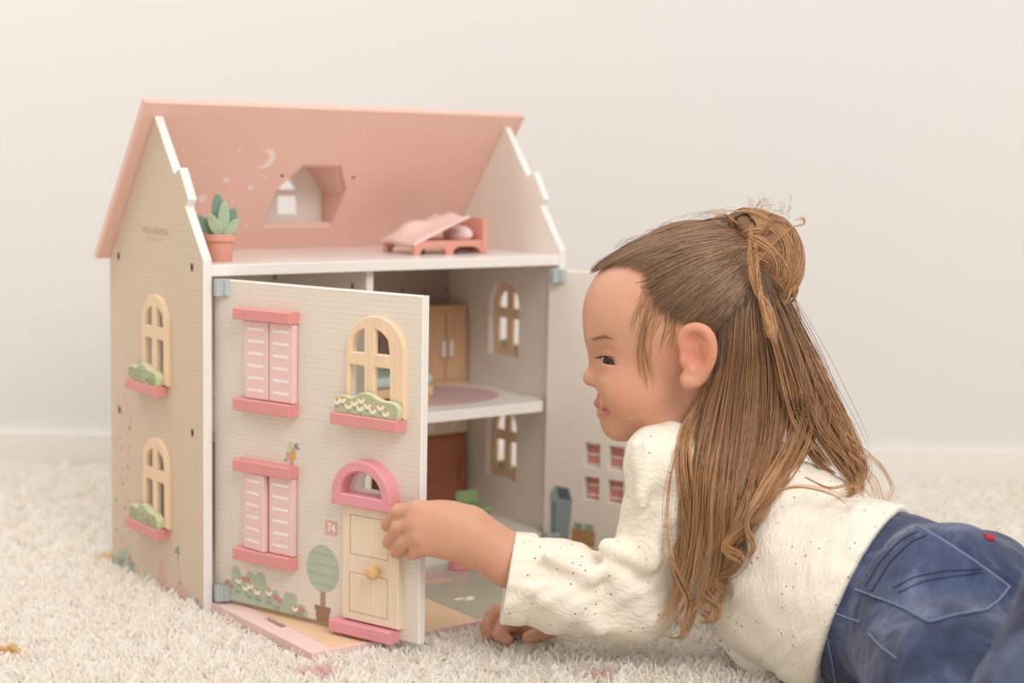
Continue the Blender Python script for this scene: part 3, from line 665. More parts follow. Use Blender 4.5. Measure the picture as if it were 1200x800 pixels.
# kitchen unit below
kx0, kx1, ky0, ky1 = 0.3640, 0.4370, 0.172, 0.2165
kt = thing('toy_fridge', (kx0+kx1)/2, 0.195, ZG, 'tall terracotta toy fridge in the lower right room corner', 'fridge')
pbox(kt, 'body', 'terracotta', kx0, ky0, ZG, kx1, ky1, 0.0095)
dk = pbox(kt, 'door', 'terracotta', kx0+0.004, ky0-0.0035, ZG+0.004, kx1-0.003, ky0-0.0002, 0.0055)
mb = MB(); FK = Fr((0, ky0-0.0035, ZO), (1, 0, 0), (0, 0, 1), (0, -1, 0)); plate(mb, FK, rect(kx0+0.010, ZG+0.012, kx1-0.010, -0.0015), 0.0002, 0.0012); build('door_field', mb, M['terracotta'], dk)
pbox(dk, 'handle', 'terracotta', kx1-0.012, ky0-0.0095, -0.050, kx1-0.006, ky0-0.0035, -0.026)
hd = thing('toy_cooker_hood', (kx0+kx1)/2, 0.19, 0.0102, 'pale wooden toy shelf box with white dots on top of the terracotta fridge', 'shelf')
pbox(hd, 'box', 'doorwood', kx0-0.015, 0.168, 0.0102, kx1+0.0015, 0.2165, 0.0300)
mb = MB(); FK2 = Fr((0, 0.168, ZO), (1, 0, 0), (0, 0, 1), (0, -1, 0))
for u in (0.352, 0.382, 0.4145): plate(mb, FK2, ell(u, 0.0205, 0.0052, 0.0052, 16), 0, 0.0016)
tag(build('white_dots', mb, M['white'], hd), kind='stuff')
# brown stove further left (glimpsed through the fanlight)
sv = thing('toy_dresser', 0.2935, 0.195, ZG, 'brown wooden toy dresser at the back of the lower room', 'dresser')
pbox(sv, 'body', 'brownwood', 0.228, 0.176, ZG, 0.345, 0.2165, ZG+0.062)
for k in range(3): 
    d = pbox(sv, 'door', 'brownwood', 0.231+0.038*k, 0.1735, ZG+0.004, 0.2665+0.038*k, 0.1758, ZG+0.058)
# green chair
cx_, cy_ = 0.390, 0.086
ch = thing('toy_chair', cx_, cy_, ZG, 'small green wooden toy chair in front of the terracotta fridge', 'chair')
pbox(ch, 'seat', 'green', cx_-0.0155, cy_-0.016, ZG+0.017, cx_+0.0155, cy_+0.016, ZG+0.021)
pbox(ch, 'backrest', 'green', cx_-0.0155, cy_+0.0135, ZG+0.0212, cx_+0.0155, cy_+0.0175, ZG+0.0370, bev=0.0015)
for sx_ in (-1, 1):
    for sy_ in (-1, 1): pbox(ch, 'leg', 'green', cx_+sx_*0.0125-0.002, cy_+sy_*0.0125-0.002, ZG, cx_+sx_*0.0125+0.002, cy_+sy_*0.0125+0.002, ZG+0.0172)
# coral stool on the lawn by the door
st_ = MB(); lathe(st_, (0.2905, -0.026, -0.0981+ZO), [(0.0112, 0), (0.0126, 0.0006), (0.0130, 0.0030), (0.0120, 0.0042), (0.0118, 0.0050), (0.0098, 0.0110), (0.0082, 0.0165), (0.0086, 0.0180), (0.0090, 0.0215), (0.0078, 0.0240), (0.0020, 0.0250)], 28)
tag(build('toy_stool', st_, M['coral'], None, angle=35), 'round coral wooden toy stool standing on the green yard board behind the hand', 'stool')
# ------------------------------------------------------------------ shaggy rug
def make_rug():
    # one tuft of soft flat fibres
    v, f = [], []
    r = np.random.default_rng(3)
    for k in range(11):
        ang = r.uniform(0, 2*np.pi); lean = r.uniform(0.35, 1.5); L = r.uniform(0.012, 0.021); w = r.uniform(0.0011, 0.0023)
        bx_, by_ = r.normal(0, 0.0022, 2); curl = r.uniform(0.5, 1.8); ta = ang+r.uniform(-.9, .9)
        P = np.array([bx_, by_, r.uniform(0.003, 0.011)]); th = lean*0.4
        wd_ = np.array([-np.sin(ta), np.cos(ta), 0])*w; n0 = len(v); S = 4
        for s in range(S+1):
            t_ = s/S; ww = wd_*(1-0.7*t_**4)
            v += [tuple(P-ww), tuple(P+ww+np.array([0, 0, w*0.5]))]
            P = P+np.array([np.cos(ang)*np.sin(th), np.sin(ang)*np.sin(th), np.cos(th)])*L/S; th += lean*curl/S*1.3
            ang += r.normal(0, .25)
        for s in range(S): a_ = n0+2*s; f.append((a_, a_+1, a_+3, a_+2))
    ntv = len(v)
    # points, in room coordinates (x right, d depth), outside of house and yard
    pts = []
    def fill(d0, d1, sp, xm):
        nd = int((d1-d0)/sp)
        for i in range(nd):
            d_ = d0+(i+0.5)*sp; hw = 0.34*d_+xm; nx = int(2*hw/sp)
            xs = -hw+(np.arange(nx)+0.5)*sp+rng.uniform(-.45, .45, nx)*sp; ds = d_+rng.uniform(-.45, .45, nx)*sp
            pts.append(np.stack([xs, ds, np.full(nx, sp/0.0055)], 1))
    fill(1.02, 1.75, 0.0052, 0.18); fill(1.75, 2.245, 0.0072, 0.24)
    P = np.concatenate(pts)
    wx = CAM_C.x+RH.x*P[:, 0]+FH.x*P[:, 1]; wy = CAM_C.y+RH.y*P[:, 0]+FH.y*P[:, 1]
    keep = ~((wx > -0.004) & (wx < W+0.004) & (wy > -0.201) & (wy < D+0.004))
    keep &= ~((wx > 0.40) & (wx < 0.50) & (wy < 0.0) & (wy > -0.17) & (abs((wx-0.436)-(-(wy+0.006))*0.384) < 0.016))
    P, wx, wy = P[keep], wx[keep], wy[keep]
    hsc = 0.80+0.45*rng.random(len(P)); hsc *= np.where(P[:, 1] > 1.75, 1.05, 1.0)
    # press the pile flat along the house walls and beneath the child
    # colour motif tufts: pink, ochre, sage
    col = np.zeros(len(P))
    for (x, d_, rr, c) in ((-0.163, 1.358, 0.011, 1), (-0.450, 1.398, 0.009, 2), (-0.443, 1.735, 0.010, 2), (-0.435, 2.09, 0.022, 1), (0.084, 1.365, 0.012, 1), (-0.462, 2.06, 0.014, 3), (0.4, 2.05, 0.03, 1), (-0.6, 1.75, 0.012, 3)):
        m_ = ((P[:, 0]-x)**2/(1.7*rr)**2+(P[:, 1]-d_)**2/rr**2) < 1
        col[m_] = c
    n = len(P)
    verts = v+[(float(a_), float(b_), 0.0) for a_, b_ in zip(wx, wy)]
    me = bpy.data.meshes.new('shaggy_rug'); me.from_pydata(verts, [], f)
    def attr(nm, ty, arr, dom='POINT'):
        at_ = me.attributes.new(nm, ty, dom); at_.data.foreach_set('value', arr)
    z0 = np.zeros(ntv)
    attr('is_point', 'BOOLEAN', np.concatenate([np.zeros(ntv, bool), np.ones(n, bool)]))
    attr('tuft_scale', 'FLOAT', np.concatenate([z0, hsc]).astype(np.float32))
    attr('tuft_wide', 'FLOAT', np.concatenate([z0, P[:, 2]]).astype(np.float32))
    attr('tuft_turn', 'FLOAT', np.concatenate([z0, rng.uniform(0, 6.283, n)]).astype(np.float32))
    attr('tuft_tone', 'FLOAT', np.concatenate([z0, rng.random(n)]).astype(np.float32))
    attr('tuft_motif', 'FLOAT', np.concatenate([z0, col]).astype(np.float32))
    o = bpy.data.objects.new('shaggy_rug', me); COL.objects.link(o)
    tag(o, 'cream shaggy rug covering the floor under dollhouse and child', 'rug', kind='stuff')
    ng = bpy.data.node_groups.new('rug_tufts', 'GeometryNodeTree'); ng.is_modifier = True
    ng.interface.new_socket('Geometry', in_out='INPUT', socket_type='NodeSocketGeometry'); ng.interface.new_socket('Geometry', in_out='OUTPUT', socket_type='NodeSocketGeometry')
    N, L = ng.nodes, ng.links
    gi, go = N.new('NodeGroupInput'), N.new('NodeGroupOutput')
    def na(nm, ty='FLOAT'):
        k = N.new('GeometryNodeInputNamedAttribute'); k.data_type = ty; k.inputs['Name'].default_value = nm; return k.outputs['Attribute']
    sep = N.new('GeometryNodeSeparateGeometry'); L.new(gi.outputs[0], sep.inputs[0]); L.new(na('is_point', 'BOOLEAN'), sep.inputs['Selection'])
    iop = N.new('GeometryNodeInstanceOnPoints'); L.new(sep.outputs[0], iop.inputs['Points']); L.new(sep.outputs[1], iop.inputs['Instance'])
    cr = N.new('ShaderNodeCombineXYZ'); L.new(na('tuft_turn'), cr.inputs['Z'])
    L.new(cr.outputs[0], iop.inputs['Rotation'])
    cs = N.new('ShaderNodeCombineXYZ'); w_ = na('tuft_wide'); L.new(w_, cs.inputs['X']); L.new(w_, cs.inputs['Y']); L.new(na('tuft_scale'), cs.inputs['Z']); L.new(cs.outputs[0], iop.inputs['Scale'])
    cur = iop.outputs[0]
    for nm in ('tuft_tone', 'tuft_motif'):
        stn = N.new('GeometryNodeStoreNamedAttribute'); stn.data_type = 'FLOAT'; stn.domain = 'INSTANCE'; stn.inputs['Name'].default_value = nm+'_i'
        L.new(cur, stn.inputs[0]); L.new(na(nm), stn.inputs['Value']); cur = stn.outputs[0]
    L.new(cur, go.inputs[0])
    mod = o.modifiers.new('tufts', 'NODES'); mod.node_group = ng
    m = bpy.data.materials.new('rug_wool'); m.use_nodes = True; nt = m.node_tree; N, L = nt.nodes, nt.links; b = N['Principled BSDF']
    b.inputs['Roughness'].default_value = 0.9; b.inputs['Specular IOR Level'].default_value = 0.1
    def ia(nm):
        k = N.new('ShaderNodeAttribute'); k.attribute_type = 'INSTANCER'; k.attribute_name = nm; return k.outputs['Fac']
    r1 = N.new('ShaderNodeValToRGB'); L.new(ia('tuft_tone_i'), r1.inputs[0])
    e = r1.color_ramp.elements; e[0].position = 0; e[0].color = (*lin((253, 244, 230)), 1); e[1].position = 1; e[1].color = (*lin((255, 253, 249)), 1)
    k_ = r1.color_ramp.elements.new(0.25); k_.color = (*lin((255, 251, 244)), 1)
    r2 = N.new('ShaderNodeValToRGB'); r2.color_ramp.interpolation = 'CONSTANT'
    dv = N.new('ShaderNodeMath'); dv.operation = 'MULTIPLY'; dv.inputs[1].default_value = 0.25; L.new(ia('tuft_motif_i'), dv.inputs[0]); L.new(dv.outputs[0], r2.inputs[0])
    e = r2.color_ramp.elements; e[0].position = 0; e[0].color = (1, 1, 1, 1); e[1].position = 0.2; e[1].color = (*lin((244, 220, 212)), 1)
    for pos, c in ((0.45, (240, 208, 150)), (0.7, (206, 208, 180))):
        q = r2.color_ramp.elements.new(pos); q.color = (*lin(c), 1)
    gt = N.new('ShaderNodeMath'); gt.operation = 'GREATER_THAN'; gt.inputs[1].default_value = 0.1; L.new(ia('tuft_motif_i'), gt.inputs[0])
    mx = N.new('ShaderNodeMix'); mx.data_type = 'RGBA'; L.new(gt.outputs[0], mx.inputs[0]); L.new(r1.outputs[0], mx.inputs[6]); L.new(r2.outputs[0], mx.inputs[7])
    L.new(mx.outputs[2], b.inputs['Base Color'])
    tr = N.new('ShaderNodeBsdfTranslucent'); L.new(mx.outputs[2], tr.inputs['Color'])
    ms = N.new('ShaderNodeMixShader'); ms.inputs[0].default_value = 0.48; L.new(b.outputs[0], ms.inputs[1]); L.new(tr.outputs[0], ms.inputs[2]); L.new(ms.outputs[0], N['Material Output'].inputs['Surface'])
    me.materials.append(m)
    return o
make_rug()
# ------------------------------------------------------------------ the child: implicit surfaces -> meshes
CF, CR, CU, CC = (np.array(v, float) for v in (CAM_F, CAM_R, CAM_U, CAM_C))
RHn, FHn = np.array(RH, float), np.array(FH, float); FPX = 1881.458
def px(x, y, d):
    """sight line through (x, y) of the photograph at room depth d -> room coordinates (right, depth, height)"""
    r = CF+CR*(x-600)/FPX-CU*(y-400)/FPX; p = r*(d/(r@FHn)); return np.array([p@RHn, d, p[2]+CC[2]])
def to_world(g):
    g = np.atleast_2d(g); return np.stack([CC[0]+g[:, 0]*RHn[0]+g[:, 1]*FHn[0], CC[1]+g[:, 0]*RHn[1]+g[:, 1]*FHn[1], g[:, 2]], 1)
def to_px(g):
    w = to_world(g)-CC; d = w@CF; return np.stack([600+FPX*(w@CR)/d, 400-FPX*(w@CU)/d], 1)
def smin(a, b, k):
    h = np.maximum(k-np.abs(a-b), 0)/k; return np.minimum(a, b)-h*h*k*0.25
def smax(a, b, k): return -smin(-a, -b, k)
def ellips(P, c, r, rot=None):
    q = P-np.asarray(c, np.float32)
    if rot is not None: q = q@np.asarray(rot, np.float32)
    r = np.asarray(r, np.float32); k0 = np.linalg.norm(q/r, axis=1); k1 = np.linalg.norm(q/(r*r), axis=1)
    return k0*(k0-1)/np.maximum(k1, 1e-6)
def rcone(P, a, b, ra, rb):
    a, b = np.asarray(a, np.float32), np.asarray(b, np.float32); ab = b-a; t = np.clip(((P-a)@ab)/max(ab@ab, 1e-9), 0, 1)
    return np.linalg.norm(P-a-t[:, None]*ab, axis=1)-(ra+(rb-ra)*t)
def chain(P, pts, k):
    """pts: list of (point, radius)"""
    d = None
    for (a, ra), (b, rb) in zip(pts[:-1], pts[1:]):
        e = rcone(P, a, b, ra, rb); d = e if d is None else smin(d, e, k)
    return d
def rotz2(deg):   # rotation in the picture plane (x, z): columns are the local axes
    a = math.radians(deg); return np.array([[math.cos(a), 0, math.sin(a)], [0, 1, 0], [-math.sin(a), 0, math.cos(a)]]).T
def axes(d1, up=(0, 0, 1)):
    d1 = np.asarray(d1, float); d1 /= np.linalg.norm(d1); s = np.cross(d1, up); s /= np.linalg.norm(s); return np.stack([d1, s, np.cross(s, d1)], 1)
def smooth_path(pl, n):
    """Catmull-Rom through the points"""
    pl = np.asarray(pl, float); P = np.vstack([2*pl[0]-pl[1], pl, 2*pl[-1]-pl[-2]]); out = []
    m = len(pl)-1
    for u in np.linspace(0, m-1e-6, n):
        i = int(u); t = u-i; a, b, c, d = P[i], P[i+1], P[i+2], P[i+3]
        out.append(0.5*((2*b)+(c-a)*t+(2*a-5*b+4*c-d)*t*t+(3*b-a-3*c+d)*t**3))
    return np.array(out)
def mesh_sdf(fn, lo, hi, h, margin=0.012):
    B = 8
    lo = np.asarray(lo, float); n = (np.ceil((np.asarray(hi)-lo)/h/B).astype(int)+1)*B
    nb = n//B; cs = [lo[i]+(np.arange(nb[i])*B+(B-1)/2)*h for i in range(3)]
    Cn = np.stack(np.meshgrid(*cs, indexing='ij'), -1).reshape(-1, 3).astype(np.float32)
    dc = fn(Cn); act = np.abs(dc) < h*B*0.87+margin
    V = np.broadcast_to(np.where(dc < 0, -1, 1).reshape(nb)[:, None, :, None, :, None], (nb[0], B, nb[1], B, nb[2], B)).astype(np.float32).copy()
    off = np.stack(np.meshgrid(*[(np.arange(B)-(B-1)/2)*h]*3, indexing='ij'), -1).reshape(1, -1, 3).astype(np.float32)
    idx = np.nonzero(act.reshape(nb)); A = Cn[act]
    vals = []
    for i in range(0, len(A), 1500): vals.append(fn((A[i:i+1500, None, :]+off).reshape(-1, 3)).reshape(-1, B, B, B))
    V[idx[0], :, idx[1], :, idx[2], :] = np.concatenate(vals)
    V = V.reshape(n)
    s = V < 0; nx, ny, nz = n
    c8 = [(i, j, k) for i in (0, 1) for j in (0, 1) for k in (0, 1)]
    cnt = sum(s[i:nx-1+i, j:ny-1+j, k:nz-1+k].astype(np.int8) for i, j, k in c8)
    ci = np.nonzero((cnt > 0) & (cnt < 8)); N = len(ci[0]); ids = -np.ones((nx-1, ny-1, nz-1), np.int64); ids[ci] = np.arange(N)
    acc = np.zeros((N, 3)); num = np.zeros(N)
    val = {c: V[ci[0]+c[0], ci[1]+c[1], ci[2]+c[2]] for c in c8}
    for a in c8:
        for ax in range(3):
            if a[ax]: continue
            b = list(a); b[ax] = 1; b = tuple(b); va, vb = val[a], val[b]; m = (va < 0) != (vb < 0)
            t = np.where(m, va/np.where(m, va-vb, 1), 0); p = np.tile(np.array(a, float), (N, 1)); p[:, ax] += t
            acc += p*m[:, None]; num += m
    vert = (np.stack(ci, 1)+acc/num[:, None])*h+lo
    F = []
    for ax in range(3):
        o1, o2 = [(1, 2), (2, 0), (0, 1)][ax]
        sl0 = [slice(1, None)]*3; sl0[ax] = slice(0, -1); sl1 = [slice(1, None)]*3
        sl0 = [slice(1, n[i]-1) for i in range(3)]; sl0[ax] = slice(0, n[ax]-1); sl1 = list(sl0); sl1[ax] = slice(1, n[ax])
        A0, A1 = s[tuple(sl0)], s[tuple(sl1)]; e = np.nonzero(A0 != A1); flip = A1[e]
        I = np.stack(e, 1); I[:, [i for i in range(3) if i != ax]] += 1
        def cid(d1, d2):
            J = I.copy(); J[:, o1] -= d1; J[:, o2] -= d2; return ids[J[:, 0], J[:, 1], J[:, 2]]
        q = np.stack([cid(1, 1), cid(0, 1), cid(0, 0), cid(1, 0)], 1); q[flip] = q[flip][:, ::-1]; F.append(q)
    return vert, np.concatenate(F)
def relax(v, f, it=2, lam=0.5):
    e = np.concatenate([f[:, [0, 1]], f[:, [1, 2]], f[:, [2, 3]], f[:, [3, 0]]]); n = len(v)
    deg = np.bincount(e.ravel(), minlength=n).astype(float)
    for _ in range(it):
        for l_ in (lam, -lam*0.98):
            s = np.stack([np.bincount(e[:, 0], v[e[:, 1], k], n)+np.bincount(e[:, 1], v[e[:, 0], k], n) for k in range(3)], 1)/deg[:, None]
            v = v+(s-v)*l_
    return v
def gmesh(name, v, f, material, parent, colour=None, smooth=True, at=None):
    w = to_world(v); c = (w.min(0)+w.max(0))/2
    me = bpy.data.meshes.new(name); me.vertices.add(len(w)); me.vertices.foreach_set('co', (w-c).astype(np.float32).ravel())
    k = f.shape[1]; me.loops.add(f.size); me.loops.foreach_set('vertex_index', f.ravel().astype(np.int32))
    me.polygons.add(len(f)); me.polygons.foreach_set('loop_start', np.arange(0, f.size, k, dtype=np.int32)); me.polygons.foreach_set('loop_total', np.full(len(f), k, np.int32))
    me.update(calc_edges=True); me.validate()
    if smooth: me.polygons.foreach_set('use_smooth', [True]*len(me.polygons))
    if colour is not None:
        a = me.color_attributes.new('tint', 'FLOAT_COLOR', 'POINT'); a.data.foreach_set('color', np.concatenate([colour, np.ones((len(colour), 1))], 1).astype(np.float32).ravel())
    me.materials.append(material)
    o = bpy.data.objects.new(name, me); COL.objects.link(o); o.parent = parent; o.location = Vector(c)-(WPOS[parent.name] if parent else Vector()); WPOS[o.name] = Vector(c)
    return o
def march(fn, x, y, d0, d1, n=240):
    """depth at which the sight line through (x, y) first meets the surface (None if it misses)"""
    ds = np.linspace(d0, d1, n); P = np.array([px(x, y, d) for d in ds], np.float32); v = fn(P); i = np.nonzero(v < 0)[0]
    if len(i) == 0: return None, ds[np.argmin(v)]
    k = i[0]
    if k == 0: return ds[0], ds[0]
    return ds[k-1]+(ds[k]-ds[k-1])*v[k-1]/(v[k-1]-v[k]), 0
PB = np.mean([px(1110, 740, 1.27)], 0)
girl = empty('person', tuple(to_world(np.array([[PB[0]-0.1, 1.36, 0.02]]))[0]), 'small girl with half-up bun, cream blouse and blue jeans lying on the rug', 'person')

# ---- head
HD = 1.43
def hp(x, y, w=0.0): return px(x, y, HD-w)
mm = 0.001
EYE = hp(716.5, 421.5, 0.0260); EYE2 = hp(718.5, 421.5, -0.0245)
def head_core(P):
    d = ellips(P, hp(805, 362), (73*mm, 67*mm, 78*mm), rotz2(-12))
    d = smin(d, ellips(P, hp(745.5, 370), (51.5*mm, 56*mm, 55*mm)), 0.022)
    d = smin(d, ellips(P, hp(748, 436), (39*mm, 49*mm, 46*mm)), 0.022)
    d = smin(d, ellips(P, hp(765, 474), (40*mm, 41*mm, 29*mm), rotz2(-18)), 0.022)
    for w in (0.0335, -0.0335): d = smin(d, ellips(P, hp(738, 460, w), (24*mm, 17*mm, 20*mm)), 0.018)
    return d
def head_face0(P):
    d = head_core(P)
    d = smin(d, ellips(P, hp(722, 501), (15*mm, 17*mm, 12*mm)), 0.016)          # chin
    d = smin(d, ellips(P, hp(716, 478), (13.0*mm, 20*mm, 15*mm)), 0.014)        # muzzle
    d = smin(d, rcone(P, hp(701, 397, 0.016), hp(701, 397, -0.016), 0.0080, 0.0080), 0.016)   # brow
    d = smin(d, rcone(P, hp(700, 410), hp(692, 438), 0.0050, 0.0052), 0.012)      # bridge
    d = smin(d, ellips(P, hp(688, 443.5), (6.8*mm, 6.8*mm, 6.0*mm)), 0.008)      # tip
    for w in (0.0085, -0.0085): d = smin(d, ellips(P, hp(699, 447.5, w), (6.6*mm, 4.4*mm, 5.0*mm)), 0.006)
    for w in (0.0045, -0.0045): d = smax(d, -ellips(P, hp(693, 453.0, w), (2.6*mm, 1.7*mm, 1.9*mm)), 0.003)   # nostrils
    for w in (0.020, -0.020): d = smin(d, ellips(P, hp(712, 447, w), (9*mm, 10*mm, 13*mm)), 0.014)
    # eye sockets and lids
    for s, E in ((1, EYE), (-1, EYE2)):
        d = smax(d, -ellips(P, hp(699, 421, s*0.034), (11*mm, 13*mm, 9*mm)), 0.012)
        d = smin(d, ellips(P, E, (13.1*mm, 13.1*mm, 13.1*mm)), 0.009)
        sl = ellips(P, hp(706.5, 422.3, s*0.036), (10.5*mm, 17*mm, 2.8*mm), rotz2(-10))
        d = smax(d, -smax(sl, ellips(P, E, (16*mm, 16*mm, 16*mm)), 0.001), 0.0012)
    return d
# lips laid on the muzzle: points found on the bare face
def face_at(x, y, s=1):
    ds = np.linspace(HD-0.07, HD+0.004, 150); P = np.array([px(x, y, q) for q in ds], np.float32); v = head_base(P); k = int(np.argmax(v < 0)) if (v < 0).any() else int(np.argmin(v)); p = P[k].astype(float)
    if s < 0: p[1] = 2*HD-p[1]
    return p
def head_base(P): return head_face0(P)
LIPS = []
for s_ in (1, -1):
    c = face_at(708.5, 479.6, s_); u1 = face_at(703.0, 474.2, s_); l1 = face_at(705.2, 484.2, s_)
    LIPS.append(dict(u=[(hp(697.0, 472.0), 3.7*mm), (u1, 3.5*mm), (c, 1.5*mm)], l=[(hp(701.5, 484.0), 4.0*mm), (l1, 3.6*mm), (c, 1.5*mm)],
                     m=[(hp(693.0, 478.4), 0.8*mm), (face_at(703.5, 478.9, s_)-np.array([0.001, 0.001*s_, 0]), 0.9*mm), (c-np.array([0.0, 0.0005*s_, 0]), 1.0*mm)]))
def head_face(P):
    d = head_face0(P)
    for q in LIPS: d = smin(d, smin(chain(P, q['u'], 0.003), chain(P, q['l'], 0.003), 0.0012), 0.003)
    for q in LIPS: d = smax(d, -chain(P, q['m'], 0.001), 0.0014)
    return d
EARW = 0.0655
def ear(P, s=1):
    def e(x, y, w): return hp(x, y, s*w)
    helix = [((797, 409), .070, 2.4), ((794, 397), .070, 2.9), ((800, 387), .0715, 3.1), ((811, 383.5), .0735, 3.3), ((822, 387.5), .0760, 3.5), ((829, 398), .0775, 3.5), ((830.5, 412), .0775, 3.3), ((827.5, 426), .0755, 3.1), ((820, 438), .0730, 3.2), ((811, 447), .0710, 4.0), ((802, 448.5), .0690, 4.2), ((797, 441), .0675, 3.2)]
    hs = smooth_path(np.array([list(e(x, y, w))+[r*mm] for (x, y), w, r in helix]), 22); d = chain(P, [(q[:3], q[3]) for q in hs], 0.0045)
    plate_ = ellips(P@np.eye(3, dtype=np.float32), e(812, 416, .0695), (14.5*mm, 3.6*mm, 24.5*mm), rotz2(8))
    d = smin(d, plate_, 0.004)
    d = smin(d, chain(P, [(e(812, 395, .0735), 2.0*mm), (e(821, 403, .0745), 2.3*mm), (e(822, 416, .0745), 2.4*mm), (e(815, 430, .0725), 2.6*mm), (e(806, 434, .0705), 2.4*mm)], 0.002), 0.0035)
    d = smin(d, ellips(P, e(797.5, 421, .0700), (3.4*mm, 3.6*mm, 5.0*mm)), 0.004)
    d = smax(d, -ellips(P, e(809, 420, .0775), (8.2*mm, 7.0*mm, 11.0*mm), rotz2(14)), 0.003)
    d = smax(d, -ellips(P, e(808, 401, .0760), (4.8*mm, 3.8*mm, 6.6*mm), rotz2(-30)), 0.003)
    return d
SH_L = px(778, 548, 1.385)        # near (left) shoulder
SH_R = px(800, 530, 1.545)
NECK0, NECK1 = hp(800, 462), px(838, 535, 1.445)
CH0, CH1, WAI = px(838, 578, 1.455), px(925, 640, 1.395), px(1012, 706, 1.335)
HIP = px(1108, 728, 1.268)
ELB_L = px(738, 702, 1.405); WR0 = px(592, 657, 1.400); WR1 = px(552, 629, 1.398)
ELB_R = px(760, 752, 1.55); WR_R = px(640, 742, 1.495)
# depth of the tiny front door's face under the finger tips
def door_depth(x, y, w=0.007):
    r = CF+CR*(x-600)/FPX-CU*(y-400)/FPX; O = np.array(FF.p(0, 0, w)); n = np.array(FF.N); t = ((O-CC)@n)/(r@n); return t*(r@FHn)
DF = {k: door_depth(*k) for k in ((448, 614), (450, 635), (459, 646), (474, 652))}
def tip(x, y, r): return px(x, y, door_depth(x, y)-r*1.05)
FINGERS = [
  ((486, 596, 1.3900), (463, 599), (449.5, 614.5), (7.3, 6.9, 6.0)),
  ((484, 611, 1.3870), (463, 617.5), (451, 635), (7.3, 6.9, 6.0)),
  ((486, 627, 1.3865), (470, 634), (459.5, 646.5), (7.1, 6.8, 6.0)),
  ((494, 641, 1.3890), (484.0, 646), (477.5, 650.0), (6.4, 6.0, 5.2))]
def hand_l(P):
    d = chain(P, [(WR0, 21.5*mm), (px(572, 642, 1.399), 20.5*mm), (WR1, 19.5*mm)], 0.01)
    pal = None
    for (k, p, t, r) in FINGERS:
        K = px(*k); e = rcone(P, px(545, 626, 1.397)+(K-px(487, 618, 1.388))*0.55, K, 0.0155, r[0]*1.05*mm); pal = e if pal is None else smin(pal, e, 0.012)
    pal = smin(pal, ellips(P, px(522, 619, 1.396), (27*mm, 16*mm, 22*mm), rotz2(-24)), 0.012)
    d = smin(d, pal, 0.014)
    f = None
    for (k, p, t, r) in FINGERS:
        K = px(*k); T_ = tip(*t, r[2]*mm); dp = K[1]*0.55+T_[1]*0.45-0.003; Pm = px(*p, dp)
        e = chain(P, [(K, r[0]*mm), (Pm, r[1]*mm), (T_, r[2]*mm)], 0.0025)
        f = e if f is None else smin(f, e, 0.0012)
    d = smin(d, f, 0.0050)
    th = chain(P, [(px(530, 612, 1.405), 10*mm), (px(503, 607, 1.408), 8.5*mm), (px(478, 615, door_depth(478, 615)-0.008), 6.5*mm)], 0.006)
    return smin(d, th, 0.007)
def hand_r(P):
    gz = 0.020
    d = chain(P, [(ELB_R, 27*mm), (WR_R, 20*mm)], 0.01)
    pm = ellips(P, px(612, 733, 1.482), (24*mm, 22*mm, 13*mm)); d = smin(d, pm, 0.012)
    f = None
    for pts in ([(px(592, 726, 1.470), 7.5), (px(574, 722, 1.462), 7.2), (px(567, 733, 1.455), 6.8), (px(568.5, 745, 1.453), 5.8)],
                [(px(600, 731, 1.462), 7.3), (px(586, 733, 1.450), 7.0), (px(581, 743, 1.444), 6.4), (px(590, 750, 1.441), 5.6)],
                [(px(598, 722, 1.482), 7.2), (px(580, 716, 1.490), 6.8), (px(571, 723, 1.492), 6.2)],
                [(px(604, 720, 1.492), 6.6), (px(588, 716, 1.505), 6.0), (px(580, 722, 1.508), 5.4)],
                [(px(640, 737, 1.455), 8.5), (px(630, 742, 1.442), 7.2), (px(615, 747, 1.438), 6.0)]):
        e = chain(P, [(a, r*mm) for a, r in pts], 0.003); f = e if f is None else smin(f, e, 0.0012)
    return smin(d, f, 0.004)
def body_sdf(P):
    d = smin(head_face(P), smin(ear(P, 1), ear(P, -1), 0.001), 0.0035)
    d = smin(d, rcone(P, NECK0, NECK1, 0.034, 0.037), 0.02)
    t = chain(P, [(CH0, 50*mm), (CH1, 56*mm), (WAI, 58*mm), (HIP, 62*mm)], 0.03); t = smin(t, chain(P, [(SH_L, 26*mm), (CH0, 30*mm), (SH_R, 26*mm)], 0.03), 0.03)
    t = smin(t, chain(P, [(SH_L, 26*mm), (ELB_L, 24*mm), (WR0, 21.5*mm)], 0.01), 0.02)
    t = smin(t, rcone(P, SH_R, ELB_R, 0.026, 0.026), 0.02)
    d = smin(d, t, 0.02)
    return smin(smin(d, hand_l(P), 0.01), hand_r(P), 0.01)
HV, HF_ = mesh_sdf(body_sdf, (-0.16, 1.20, 0.015), (0.56, 1.62, 0.49), 0.0018)
HV = relax(HV, HF_, 1)
def g_(c, r): return np.exp(-((HV-c)**2).sum(1)/(r*r))
skin = np.tile(np.array(lin((217, 163, 135))), (len(HV), 1))
def tint(w, rgb):
    global skin
    skin = skin*(1-w[:, None])+np.array(lin(rgb))*w[:, None]
for s in (1, -1):
    tint(0.55*g_(hp(735, 458, 0.05*s), 0.026), (220, 150, 126)); tint(0.75*g_(hp(814, 410, .074*s), 0.026), (222, 140, 112))
tint(0.35*g_(hp(690, 444), 0.010), (230, 160, 142))
ld = np.full(len(HV), 9.0)
for q in LIPS:
    for key in 'ul':
        z = [(p, 0.0) for p, r in q[key]]; ld = np.minimum(ld, chain(HV, z, 1e-5))
tint(np.clip((0.0050-ld)/0.0018, 0, 1)*0.8, (200, 118, 108))
